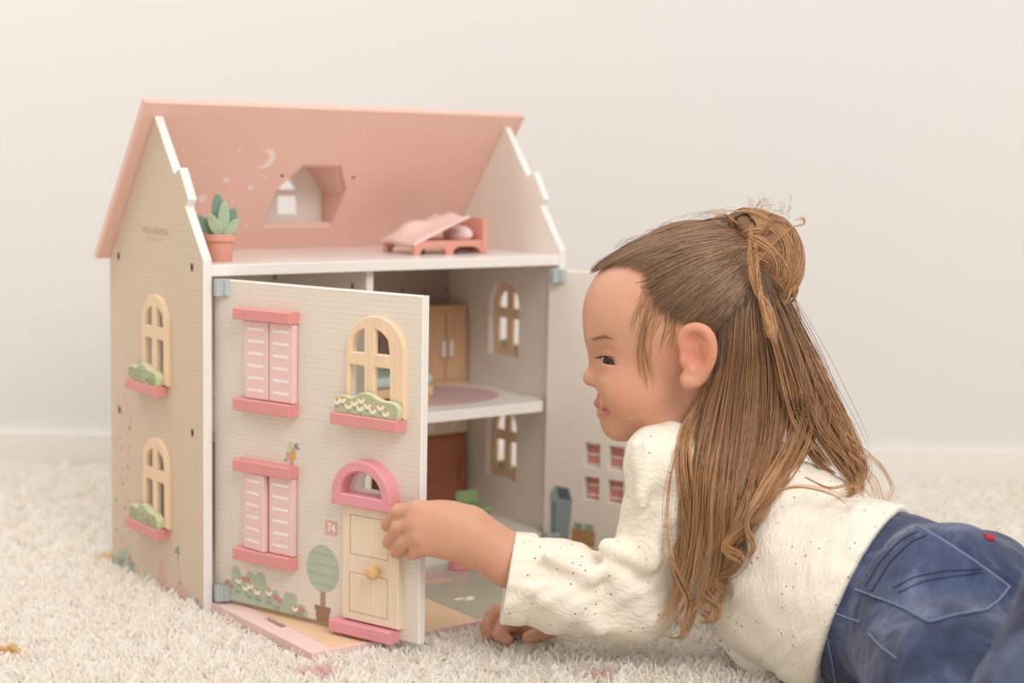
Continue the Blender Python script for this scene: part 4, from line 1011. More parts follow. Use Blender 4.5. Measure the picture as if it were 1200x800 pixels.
for s in (1, -1):                                                       # brows
    bw = chain(HV, [(hp(689, 398, s*.010), 0.0), (hp(696, 394, s*.026), 0.0), (hp(705, 393, s*.038), 0.0), (hp(713, 396.5, s*.047), 0.0)], 1e-4); tint(np.clip((0.0058-bw)/0.004, 0, 1)*0.28, (176, 132, 104))
    lidc = hp(703, 417.0, s*.036); tint(0.30*g_(lidc, 0.008), (206, 150, 130))
for (k, p, t, r) in FINGERS:
    tint(0.35*g_(px(k[0], k[1], k[2]-.008), 0.010), (226, 166, 144)); tint(0.35*g_(tip(*t, 0.003), 0.010), (228, 164, 146))
def skin_mat():
    m = bpy.data.materials.new('skin'); m.use_nodes = True; N, L = m.node_tree.nodes, m.node_tree.links; b = N['Principled BSDF']
    a = N.new('ShaderNodeVertexColor'); a.layer_name = 'tint'
    n = N.new('ShaderNodeTexNoise'); n.inputs['Scale'].default_value = 90; n.inputs['Detail'].default_value = 5; tc = N.new('ShaderNodeTexCoord'); L.new(tc.outputs['Object'], n.inputs['Vector'])
    h = N.new('ShaderNodeMix'); h.data_type = 'RGBA'; h.blend_type = 'MULTIPLY'; h.inputs[0].default_value = 0.12; L.new(a.outputs['Color'], h.inputs[6]); L.new(n.outputs['Color'], h.inputs[7])
    L.new(h.outputs[2], b.inputs['Base Color']); b.inputs['Roughness'].default_value = 0.48; b.inputs['Specular IOR Level'].default_value = 0.35
    b.inputs['Subsurface Weight'].default_value = 0.35; b.inputs['Subsurface Radius'].default_value = (1.0, 0.36, 0.2); b.inputs['Subsurface Scale'].default_value = 0.005
    n2 = N.new('ShaderNodeTexNoise'); n2.inputs['Scale'].default_value = 900; L.new(tc.outputs['Object'], n2.inputs['Vector'])
    bp = N.new('ShaderNodeBump'); bp.inputs['Strength'].default_value = 0.08; bp.inputs['Distance'].default_value = 0.0006; L.new(n2.outputs['Fac'], bp.inputs['Height']); L.new(bp.outputs['Normal'], b.inputs['Normal'])
    return m
body = gmesh('body', HV, HF_, skin_mat(), girl, skin)
# eyes
def ball(c, r, nu=32, nv=20, gaze=None):
    ax = axes(gaze); v, f = [], []
    for i in range(nv+1):
        for j in range(nu):
            t, p = math.pi*i/nv, 2*math.pi*j/nu; v.append(c+ax@np.array([math.cos(t), math.sin(t)*math.cos(p), math.sin(t)*math.sin(p)])*r)
    for i in range(nv):
        for j in range(nu): f.append((i*nu+j, i*nu+(j+1) % nu, (i+1)*nu+(j+1) % nu, (i+1)*nu+j))
    return np.array(v), np.array(f)
eye_white = mat('eye_white', (232, 222, 214), 0.12, 0.02, 60); iris_m = mat('iris_brown', (70, 44, 28), 0.08, 0.2, 300); pupil_m = mat('pupil_black', (14, 10, 9), 0.05, 0.0, 10)
def disc(c, ax, R, r0, r1, off, n=28):
    v = []; 
    for r in (r0, r1):
        for j in range(n):
            a = 2*math.pi*j/n; z = math.sqrt(max(0, R*R-r*r)); v.append(c+ax@np.array([z+off, r*math.cos(a), r*math.sin(a)]))
    return np.array(v), np.array([(j, (j+1) % n, n+(j+1) % n, n+j) for j in range(n)])
for s, E in ((1, EYE), (-1, EYE2)):
    gz = (-0.60, -0.78 if s > 0 else -0.15, -0.14)
    v, f = ball(E, 0.0117, gaze=gz); eb = gmesh('eyeball', v, f, eye_white, girl); ax = axes(gz)
    v, f = disc(E, ax, 0.0117, 0.0021, 0.0062, 0.00025); gmesh('iris', v, f, iris_m, eb); v, f = disc(E, ax, 0.0117, 0.00005, 0.0024, 0.0004); gmesh('pupil', v, f, pupil_m, eb)
# ---- blouse
def pln(P, c, n):
    n = np.asarray(n, float); n = n/np.linalg.norm(n); return (P-np.asarray(c, np.float32))@n.astype(np.float32)
CUFF = px(589, 679, 1.402); AX = (HIP-WAI)/np.linalg.norm(HIP-WAI)
CUFN = px(480, 666, 1.40)-px(590, 684, 1.40)
SLV = [(SH_L, 35*mm), (px(763, 622, 1.392), 30*mm), (ELB_L, 37*mm)]
HEMP = (px(1054, 607, 1.340), px(984, 700, 1.262), px(953, 800, 1.300)); HEMN = np.cross(HEMP[1]-HEMP[0], HEMP[2]-HEMP[0]); HEMN *= np.sign(HEMN@AX)/np.linalg.norm(HEMN)
FOLDS = [((706, 640, 1.374), (745, 655, 1.364), 6, 8), ((708, 668, 1.368), (748, 694, 1.366), 5, 8), ((722, 692, 1.369), (760, 724, 1.373), 4, 7), ((741, 520, 1.350), (748, 590, 1.352), 5, 5), ((775, 600, 1.355), (758, 660, 1.357), 5, 6),
         ((640, 652, 1.366), (690, 676, 1.366), 5, 6), ((622, 690, 1.362), (668, 716, 1.366), 4, 6), ((655, 700, 1.362), (700, 735, 1.372), 5, 6), ((900, 640, 1.335), (980, 690, 1.29), 5, 7), ((870, 690, 1.35), (950, 745, 1.305), 6, 7), ((1002, 600, 1.31), (985, 720, 1.268), 6, 5),
         ((840, 705, 1.385), (900, 760, 1.345), 6, 5)]
def wob(P):
    x, y, z = P[:, 0], P[:, 1], P[:, 2]
    a = np.sin(95*x+40*z+2.2*np.sin(60*z+30*x)+20*y)*np.sin(70*z-50*x+2*np.sin(45*x+50*y))
    return 0.0011*a+0.0006*np.sin(210*x-120*z+3*np.sin(90*z+70*y))
def blouse_sdf(P):
    t = chain(P, [(CH0, 59*mm), (CH1, 67*mm), (WAI, 76*mm), (HIP, 82*mm)], 0.03)
    t = smin(t, chain(P, [(px(768, 538, 1.380), 30*mm), (px(832, 538, 1.415), 36*mm), (SH_R, 34*mm)], 0.02), 0.025)
    t = smin(t, chain(P, [(px(842, 676, 1.44), 40*mm), (px(900, 704, 1.405), 52*mm), (px(962, 728, 1.362), 62*mm)], 0.02), 0.03)
    s = chain(P, SLV, 0.012)
    fs = chain(P, [(ELB_L, 37*mm), (px(655, 690, 1.402), 38*mm), (CUFF, 38.5*mm), (CUFF+(CUFF-ELB_L)*0.2, 39*mm)], 0.012)
    fs = smin(fs, rcone(P, px(570, 654, 1.402), px(655, 676, 1.402), 0.0285, 0.030), 0.012)
    hollow = smin(rcone(P, px(640, 674, 1.402), px(560, 680, 1.402), 0.026, 0.0315), rcone(P, px(640, 672, 1.402), px(560, 650, 1.40), 0.0245, 0.0255), 0.006)
    s = smin(s, fs, 0.014)
    for a, b, ra, rb in FOLDS[:8]: s = smin(s, rcone(P, px(*a), px(*b), ra*mm, rb*mm), 0.013)
    d = smin(t, s, 0.014)
    for a, b, ra, rb in FOLDS[8:]: d = smin(d, rcone(P, px(*a), px(*b), ra*mm, rb*mm), 0.016)
    d = smin(d, chain(P, [(SH_R, 33*mm), (ELB_R, 34*mm), (px(690, 746, 1.52), 30*mm)], 0.01), 0.02)
    gr = pln(P, CUFF, CUFN); near = np.linalg.norm(P-CUFF.astype(np.float32), axis=1) < 0.075
    d = d+wob(P)+np.where(near, 0.0016*np.exp(-((gr+0.024)/0.0022)**2)+0.0007*np.exp(-((gr+0.019)/0.016)**2)*np.sin(P[:, 2]*420+P[:, 1]*300), 0)
    d = smax(d, -hollow, 0.002)
    d = smax(d, pln(P, CUFF, CUFN), 0.0025)
    d = smin(d, jeans_base(P)-0.0048, 0.008)
    d = smax(d, pln(P, HEMP[1], HEMN), 0.004)
    tail = smax(chain(P, [(px(836, 746, 1.405), 5*mm), (px(876, 778, 1.385), 9*mm), (px(925, 826, 1.355), 12*mm)], 0.006), -1-0*P[:, 0], 0.001)+wob(P)*1.5
    d = smin(d, tail, 0.003)
    return smax(d, -rcone(P, NECK0, NECK1+np.array([0, 0, -0.004]), 0.046, 0.045), 0.003)
# ---- jeans
JW = px(1020, 703, 1.326)
KNEE = px(1180, 905, 1.045)
def jeans_base(P):
    d = chain(P, [(px(960, 690, 1.365), 66*mm), (JW, 71*mm), (HIP, 73*mm)], 0.03)
    d = smin(d, ellips(P, px(1108, 690, 1.235), (52*mm, 46*mm, 50*mm)), 0.03); d = smin(d, ellips(P, px(1140, 690, 1.315), (50*mm, 46*mm, 50*mm)), 0.022)
    d = smin(d, chain(P, [(px(1150, 735, 1.275), 66*mm), (px(1300, 800, 1.16), 58*mm), (px(1420, 860, 1.08), 52*mm)], 0.02), 0.025)
    d = smin(d, chain(P, [(px(1085, 758, 1.225), 60*mm), (px(1120, 815, 1.14), 60*mm), (KNEE, 54*mm)], 0.02), 0.022)
    d = smin(d, chain(P, [(KNEE, 52*mm), (px(1225, 830, 1.02), 47*mm), (px(1325, 590, 0.985), 43*mm)], 0.01), 0.008)
    for a, b, ra, rb in (((1035, 745, 1.245), (1085, 815, 1.17), 7, 9), ((1000, 720, 1.262), (1030, 800, 1.225), 7, 8), ((1075, 740, 1.192), (1150, 735, 1.165), 7, 8), ((1055, 780, 1.205), (1100, 800, 1.13), 6, 6)):
        d = smin(d, rcone(P, px(*a), px(*b), ra*mm, rb*mm), 0.014)
    x, y, z = P[:, 0], P[:, 1], P[:, 2]
    d = d+0.0010*np.sin(80*x+60*z+2*np.sin(70*y+40*z))*np.sin(65*z-70*y)+0.0005*np.sin(230*x+160*z+3*np.sin(120*y))
    return d
def jeans_sdf(P): return smax(jeans_base(P), -pln(P, HEMP[1]-HEMN*0.02, HEMN), 0.003)
def cloth_mat():
    m = bpy.data.materials.new('broderie_cotton'); m.use_nodes = True; N, L = m.node_tree.nodes, m.node_tree.links; b = N['Principled BSDF']
    tc = N.new('ShaderNodeTexCoord')
    v = N.new('ShaderNodeTexVoronoi'); v.inputs['Scale'].default_value = 108; v.inputs['Randomness'].default_value = 0.7; L.new(tc.outputs['Object'], v.inputs['Vector'])
    r = N.new('ShaderNodeValToRGB'); e = r.color_ramp.elements; L.new(v.outputs['Distance'], r.inputs[0])
    e[0].position = 0.085; e[0].color = (*lin((168, 132, 100)), 1); e[1].position = 0.125; e[1].color = (*lin((250, 238, 223)), 1)
    k = r.color_ramp.elements.new(0.20); k.color = (*lin((247, 237, 220)), 1)
    n = N.new('ShaderNodeTexNoise'); n.inputs['Scale'].default_value = 40; n.inputs['Detail'].default_value = 6; L.new(tc.outputs['Object'], n.inputs['Vector'])
    mx = N.new('ShaderNodeMix'); mx.data_type = 'RGBA'; mx.blend_type = 'MULTIPLY'; mx.inputs[0].default_value = 0.10; L.new(r.outputs[0], mx.inputs[6]); L.new(n.outputs['Color'], mx.inputs[7]); L.new(mx.outputs[2], b.inputs['Base Color'])
    b.inputs['Roughness'].default_value = 0.85; b.inputs['Specular IOR Level'].default_value = 0.15; b.inputs['Sheen Weight'].default_value = 0.15
    # raised leaf embroidery around the eyelets, crinkle and weave
    w = N.new('ShaderNodeTexWave'); w.wave_type = 'RINGS'; w.inputs['Scale'].default_value = 48; w.inputs['Distortion'].default_value = 9; w.inputs['Detail'].default_value = 2; w.inputs['Detail Scale'].default_value = 2.2; L.new(tc.outputs['Object'], w.inputs['Vector'])
    n3 = N.new('ShaderNodeTexNoise'); n3.inputs['Scale'].default_value = 75; n3.inputs['Detail'].default_value = 5; n3.inputs['Distortion'].default_value = 1.2; L.new(tc.outputs['Object'], n3.inputs['Vector'])
    ad = N.new('ShaderNodeMath'); ad.operation = 'MULTIPLY_ADD'; ad.inputs[1].default_value = 0.35; L.new(w.outputs['Fac'], ad.inputs[0]); L.new(n3.outputs['Fac'], ad.inputs[2])
    bp = N.new('ShaderNodeBump'); bp.inputs['Strength'].default_value = 0.45; bp.inputs['Distance'].default_value = 0.0018; L.new(ad.outputs[0], bp.inputs['Height'])
    n4 = N.new('ShaderNodeTexNoise'); n4.inputs['Scale'].default_value = 900; L.new(tc.outputs['Object'], n4.inputs['Vector'])
    bp2 = N.new('ShaderNodeBump'); bp2.inputs['Strength'].default_value = 0.12; bp2.inputs['Distance'].default_value = 0.0006; L.new(n4.outputs['Fac'], bp2.inputs['Height']); L.new(bp.outputs['Normal'], bp2.inputs['Normal'])
    L.new(bp2.outputs['Normal'], b.inputs['Normal'])
    return m
V_, F2 = mesh_sdf(blouse_sdf, (-0.06, 1.20, 0.012), (0.46, 1.62, 0.34), 0.0024); V_ = relax(V_, F2, 1)
blouse = gmesh('blouse', V_, F2, cloth_mat(), girl)

V_, F2 = mesh_sdf(jeans_sdf, (0.20, 0.88, 0.005), (0.62, 1.47, 0.34), 0.0028); V_ = relax(V_, F2, 1)
def denim(name, lo, mi, hi, seed=0.0):
    m = bpy.data.materials.new(name); m.use_nodes = True; N, L = m.node_tree.nodes, m.node_tree.links; b = N['Principled BSDF']
    tc = N.new('ShaderNodeTexCoord'); mp = N.new('ShaderNodeMapping'); mp.inputs['Location'].default_value = (seed, seed, 0); L.new(tc.outputs['Object'], mp.inputs['Vector'])
    n = N.new('ShaderNodeTexNoise'); n.inputs['Scale'].default_value = 17; n.inputs['Distortion'].default_value = 0.8; n.inputs['Detail'].default_value = 8; n.inputs['Roughness'].default_value = 0.65; L.new(mp.outputs['Vector'], n.inputs['Vector'])
    r = N.new('ShaderNodeValToRGB'); e = r.color_ramp.elements; L.new(n.outputs['Fac'], r.inputs[0])
    e[0].position = 0.30; e[0].color = (*lin(lo), 1); e[1].position = 0.72; e[1].color = (*lin(hi), 1); k = e.new(0.5); k.color = (*lin(mi), 1)
    w = N.new('ShaderNodeTexNoise'); w.inputs['Scale'].default_value = 1500; w.inputs['Detail'].default_value = 2; L.new(tc.outputs['Object'], w.inputs['Vector'])
    mx = N.new('ShaderNodeMix'); mx.data_type = 'RGBA'; mx.blend_type = 'OVERLAY'; mx.inputs[0].default_value = 0.5; L.new(r.outputs[0], mx.inputs[6]); L.new(w.outputs['Color'], mx.inputs[7]); L.new(mx.outputs[2], b.inputs['Base Color'])
    b.inputs['Roughness'].default_value = 0.85; b.inputs['Specular IOR Level'].default_value = 0.2; b.inputs['Sheen Weight'].default_value = 0.2
    w2 = N.new('ShaderNodeTexNoise'); w2.inputs['Scale'].default_value = 70; w2.inputs['Detail'].default_value = 6; L.new(tc.outputs['Object'], w2.inputs['Vector'])
    bp = N.new('ShaderNodeBump'); bp.inputs['Strength'].default_value = 0.4; bp.inputs['Distance'].default_value = 0.002; L.new(w2.outputs['Fac'], bp.inputs['Height'])
    bp2 = N.new('ShaderNodeBump'); bp2.inputs['Strength'].default_value = 0.2; bp2.inputs['Distance'].default_value = 0.0006; L.new(w.outputs['Fac'], bp2.inputs['Height']); L.new(bp.outputs['Normal'], bp2.inputs['Normal']); L.new(bp2.outputs['Normal'], b.inputs['Normal'])
    return m
dn_m = denim('blue_denim', (38, 44, 68), (62, 70, 99), (104, 115, 143)); dn_p = denim('pocket_denim', (46, 54, 80), (72, 82, 112), (112, 124, 150), 3.0)
jeans = gmesh('jeans', V_, F2, dn_m, girl)
def march_many(fn, pts, d0, d1, n=200):
    """batch of sight lines -> room points on the first surface (nearest approach where they miss)"""
    pts = np.asarray(pts, float); ds = np.linspace(d0, d1, n)
    r = CF[None]+CR[None]*((pts[:, 0:1]-600)/FPX)-CU[None]*((pts[:, 1:2]-400)/FPX); r = r/(r@FHn)[:, None]
    rr = np.stack([r@RHn, np.ones(len(r)), r[:, 2]], 1)
    P = rr[:, None, :]*ds[None, :, None]; P[:, :, 2] += CC[2]; v = fn(P.reshape(-1, 3).astype(np.float32)).reshape(len(pts), n)
    ins = v < 0; hit = ins.any(1); k = np.where(hit, ins.argmax(1), v.argmin(1)); k0 = np.maximum(k-1, 0); i = np.arange(len(pts))
    va, vb = v[i, k0], v[i, k]; t = np.where(hit & (k > 0), va/np.where(np.abs(va-vb) < 1e-9, 1, va-vb), 1.0); d = ds[k0]+(ds[k]-ds[k0])*np.clip(t, 0, 1)
    out = rr*d[:, None]; out[:, 2] += CC[2]; return out, hit
def grad(fn, P, e=0.0015):
    P = P.astype(np.float32); g = np.stack([fn(P+np.eye(3, dtype=np.float32)[k]*e)-fn(P-np.eye(3, dtype=np.float32)[k]*e) for k in range(3)], 1); return g/np.maximum(np.linalg.norm(g, axis=1, keepdims=True), 1e-9)
def resample(pl, n):
    pl = np.asarray(pl, float); s = np.r_[0, np.cumsum(np.linalg.norm(np.diff(pl, axis=0), axis=1))]; t = np.linspace(0, s[-1], n); return np.stack([np.interp(t, s, pl[:, k]) for k in range(pl.shape[1])], 1)
def tubes(paths, radii, k=3):
    """paths (S, n, 3), radii (S, n) -> vertices, quads"""
    S, n, _ = paths.shape; T_ = np.gradient(paths, axis=1); T_ /= np.maximum(np.linalg.norm(T_, axis=2, keepdims=True), 1e-9)
    up = np.array([0.31, -0.83, 0.46]); A = np.cross(T_, up); A /= np.maximum(np.linalg.norm(A, axis=2, keepdims=True), 1e-9); B = np.cross(T_, A)
    an = 2*np.pi*np.arange(k)/k
    V = paths[:, :, None, :]+radii[:, :, None, None]*(A[:, :, None, :]*np.cos(an)[None, None, :, None]+B[:, :, None, :]*np.sin(an)[None, None, :, None])
    i = np.arange(S)[:, None, None]*n*k+np.arange(n-1)[None, :, None]*k; j = np.arange(k)[None, None, :]; j2 = (j+1) % k
    F = np.stack([i+j, i+j2, i+k+j2, i+k+j], -1).reshape(-1, 4); return V.reshape(-1, 3), F
def patch(poly, fn, d0, d1, lift, thick, sub=4):
    """cloth patch lying on a surface, outlined in the photograph's frame"""
    nv = delaunay_2d_cdt
    pl = resample(np.vstack([poly, poly[:1]]), 64)[:-1]; xs = np.arange(pl[:, 0].min(), pl[:, 0].max(), sub); ys = np.arange(pl[:, 1].min(), pl[:, 1].max(), sub)
    inn = [(x, y) for x in xs for y in ys if inside((x, y), [tuple(q) for q in offset([tuple(q) for q in (pl if area2([tuple(q) for q in pl]) > 0 else pl[::-1])], 2.0)])]
    co = [Vector(q) for q in pl]+[Vector(q) for q in inn]; n = len(pl)
    res = delaunay_2d_cdt(co, [(i, (i+1) % n) for i in range(n)], [], 1, 1e-6); pts = np.array([tuple(q) for q in res[0]]); tri = np.array([t for t in res[2]])
    S, _ = march_many(fn, pts, d0, d1); G = grad(fn, S); top = S+G*(lift+thick); bot = S+G*(lift-0.002)
    e = {}
    for t in tri:
        for a, b in ((t[0], t[1]), (t[1], t[2]), (t[2], t[0])): e[(a, b)] = 1
    rim = [(a, b) for a, b in e if (b, a) not in e]; m = len(pts)
    faces = [tuple(t) for t in tri]+[tuple(x+m for x in t[::-1]) for t in tri]+[(a, b, b+m, a+m) for a, b in rim]
    return np.vstack([top, bot]), faces
def patch_obj(name, poly, fn, d0, d1, lift, thick, material, parent):
    v, f = patch(np.array(poly, float), fn, d0, d1, lift, thick); mb = MB(); mb.add(to_world(v), f); return build(name, mb, material, parent, smooth=True, angle=None)
def seam(name, lines, fn, d0, d1, lift, r, material, parent, n=40, dash=False):
    P, R = [], []
    for l in lines:
        S, _ = march_many(fn, smooth_path(l, n), d0, d1); G = grad(fn, S); P.append(S+G*lift); R.append(np.full(n, r))
    v, f = tubes(np.array(P), np.array(R), 5); return gmesh(name, v, f, material, parent)
POCK = [(1000, 691), (1020, 655), (1044, 628), (1068, 616), (1098, 632), (1140, 660), (1179, 688), (1166, 703), (1152, 716), (1118, 722), (1085, 730), (1045, 709)]
pocket = patch_obj('back_pocket', POCK, jeans_sdf, 1.05, 1.40, 0.0, 0.0016, dn_p, jeans)
stitch = mat('denim_stitch', (176, 172, 168), 0.8, 0.06, 300); seamd = mat('denim_seam', (40, 46, 72), 0.85, 0.1, 300); wornm = mat('worn_seam_edge', (128, 140, 168), 0.85, 0.2, 300)
tag(seam('pocket_stitching', [[(1012, 688), (1032, 657), (1055, 634), (1074, 624)], [(1020, 694), (1041, 661), (1063, 639), (1082, 629)]], jeans_sdf, 1.05, 1.40, 0.0018, 0.0007, seamd, pocket), kind='stuff')
tag(seam('pocket_edge', [[(1000, 691), (1045, 709), (1086, 730)], [(1070, 617), (1098, 632), (1140, 660), (1179, 688)], [(1179, 688), (1166, 703), (1152, 716)], [(1152, 716), (1118, 722), (1086, 730)]], jeans_sdf, 1.05, 1.40, 0.0015, 0.0008, wornm, pocket), kind='stuff')
tag(seam('jeans_seam', [[(972, 717), (990, 724), (1005, 729)], [(1014, 742), (1028, 757), (1048, 772)], [(964, 738), (970, 770), (976, 800)]], jeans_sdf, 1.02, 1.42, 0.0004, 0.0007, wornm, jeans), kind='stuff')
tag(seam('pocket_arc_stitching', [[(1045, 690), (1075, 676), (1110, 670), (1145, 668)], [(1050, 696), (1080, 683), (1112, 677), (1145, 672)]], jeans_sdf, 1.05, 1.40, 0.0019, 0.0005, seamd, pocket), kind='stuff')
patch_obj('red_tag', [(1149, 627), (1161, 631), (1160, 635), (1151, 632)], jeans_sdf, 1.05, 1.45, 0.001, 0.0015, mat('red_tag_cloth', (176, 44, 52), 0.8, 0.05, 200), jeans)
FT = px(1330, 590, 0.985)
def sock(P): return smin(chain(P, [(px(1318, 610, 0.986), 33*mm), (px(1352, 520, 0.975), 27*mm)], 0.01), chain(P, [(px(1352, 520, 0.975), 26*mm), (px(1420, 480, 0.96), 22*mm)], 0.01), 0.015)
v, f = mesh_sdf(sock, (0.30, 0.86, 0.25), (0.52, 1.06, 0.50), 0.004); gmesh('sock', v, f, mat('sock_cotton', (238, 230, 218), 0.9, 0.03, 200, 0.3, 900), girl)
# ---- hair
HL = [(682, 322), (690, 308), (700, 296), (735, 268), (775, 252), (830, 244), (885, 250), (925, 290), (925, 380), (918, 470), (850, 490), (838, 460), (833, 430), (833, 396), (826, 383), (812, 377), (797, 377), (782, 374), (770, 364), (760, 348), (752, 330), (742, 316), (725, 311), (706, 314), (692, 321)]
def poly_sd(q, pl):
    """signed distance (px) to a polygon, negative inside"""
    pl = np.asarray(pl, np.float32); d = np.full(len(q), 1e9, np.float32); s = np.zeros(len(q), bool); n = len(pl)
    for i in range(n):
        a, b = pl[i-1], pl[i]; e = b-a; w = q-a; t = np.clip((w@e)/(e@e), 0, 1); d = np.minimum(d, np.linalg.norm(w-t[:, None]*e, axis=1))
        c = ((a[1] > q[:, 1]) != (b[1] > q[:, 1])); den = np.where(np.abs(b[1]-a[1]) < 1e-9, 1, b[1]-a[1]); s ^= c & (q[:, 0] < (b[0]-a[0])*(q[:, 1]-a[1])/den+a[0])
    return np.where(s, -d, d)
HLC = [(712, 300), (735, 280), (775, 258), (830, 248), (885, 250), (925, 290), (925, 380), (918, 470), (855, 490), (846, 460), (842, 425), (842, 385), (815, 352), (785, 335), (762, 312), (742, 298), (722, 298)]
def cap_sdf(P):
    q = to_px(P.astype(float)).astype(np.float32); return smax(head_core(P)-0.0022, poly_sd(q, HLC)*0.00076, 0.006)
BUN = hp(897, 302, 0.004)
def bun_sdf(P):
    d = ellips(P, BUN, (29*mm, 31*mm, 38*mm), rotz2(14)); d = smin(d, ellips(P, hp(880, 268), (26*mm, 26*mm, 17*mm), rotz2(-10)), 0.012); d = smin(d, ellips(P, hp(908, 335, .006), (17*mm, 20*mm, 20*mm)), 0.012)
    x, y, z = P[:, 0]-BUN[0], P[:, 1]-BUN[1], P[:, 2]-BUN[2]; a = np.arctan2(z, x)
    return d+0.0035+0.0016*np.sin(9*a+90*np.hypot(x, z)+60*y)
def surf(P): return np.minimum(np.minimum(blouse_sdf(P), head_core(P)-0.003), np.minimum(body_neck(P), jeans_sdf(P)))
def body_neck(P): return rcone(P, NECK0, NECK1, 0.036, 0.039)
# tresses: picture-plane guides with half width (px); depth comes from the surface they lie on
TRESS = [
 ([(876, 340), (852, 374), (846, 420), (836, 460), (826, 505), (816, 560), (813, 620), (803, 665), (788, 705), (768, 736)], [5, 8, 10, 12, 14, 15, 14, 13, 12, 6], 420, 0.006),
 ([(880, 333), (864, 362), (860, 410), (854, 460), (846, 520), (838, 580), (834, 640), (822, 690), (800, 728)], [5, 9, 13, 15, 17, 18, 16, 14, 6], 430, 0.010),
 ([(884, 325), (875, 350), (876, 400), (878, 450), (872, 520), (860, 580), (850, 640), (838, 680), (812, 712)], [6, 11, 15, 17, 18, 16, 13, 10, 4], 420, 0.008),
 ([(886, 338), (896, 390), (905, 440), (902, 505), (886, 560), (868, 610), (852, 650), (842, 682)], [10, 15, 18, 18, 14, 11, 9, 4], 380, 0.010),
 ([(897, 335), (914, 380), (930, 425), (942, 475), (930, 520), (905, 562), (880, 602), (862, 636)], [8, 13, 16, 17, 14, 11, 8, 4], 340, 0.012),
 ([(906, 335), (926, 380), (946, 425), (966, 475), (990, 520), (1003, 550), (1003, 576)], [7, 11, 14, 16, 15, 12, 6], 360, 0.010),
 ([(900, 345), (918, 395), (937, 450), (958, 500), (980, 535), (996, 562), (1000, 580)], [8, 12, 15, 15, 13, 10, 4], 320, 0.014),
 ([(850, 400), (838, 440), (820, 475), (802, 505), (798, 545), (806, 600), (812, 650), (800, 690)], [5, 7, 9, 9, 9, 10, 8, 3], 200, 0.004),
 ([(888, 345), (900, 390), (914, 440), (930, 490), (945, 520), (962, 545), (975, 556)], [8, 12, 14, 14, 11, 8, 3], 230, 0.012),
 ([(860, 480), (868, 540), (880, 580), (868, 620), (838, 640), (826, 662), (846, 672)], [8, 10, 9, 8, 7, 5, 3], 110, 0.014),
 ([(870, 560), (892, 582), (888, 606), (862, 622), (846, 640), (868, 652), (866, 668)], [5, 6, 5, 5, 5, 4, 2], 70, 0.016),
 ([(800, 620), (788, 665), (806, 705), (798, 738), (774, 744)], [5, 7, 6, 4, 2], 80, 0.010),
 ([(815, 610), (832, 650), (818, 690), (838, 712), (826, 728), (812, 716)], [5, 6, 6, 5, 4, 2], 70, 0.014),
 ([(880, 545), (898, 575), (872, 612), (880, 640), (864, 655)], [5, 6, 6, 5, 2], 60, 0.015),
 ([(893, 345), (910, 400), (924, 460), (930, 500), (916, 540)], [8, 14, 18, 14, 6], 260, 0.006),
 ([(985, 520), (1008, 548), (996, 572), (972, 580)], [6, 6, 5, 2], 60, 0.012),
 ([(835, 640), (846, 690), (826, 716), (812, 704)], [4, 5, 4, 2], 40, 0.012),
 ([(850, 600), (868, 640), (856, 668), (836, 680), (846, 694), (858, 684)], [5, 6, 5, 4, 3, 2], 40, 0.014),
]
NP = 22
paths, rad, tone, ends = [], [], [], []
def add_strands(P, R, tn, te):
    paths.append(P); rad.append(R); tone.append(tn); ends.append(te)
core_pts = []
prof = lambda n, a=1.0: np.clip(np.minimum(1.0, (1-np.linspace(0, 1, n))*3.5+0.12), 0, 1)*a
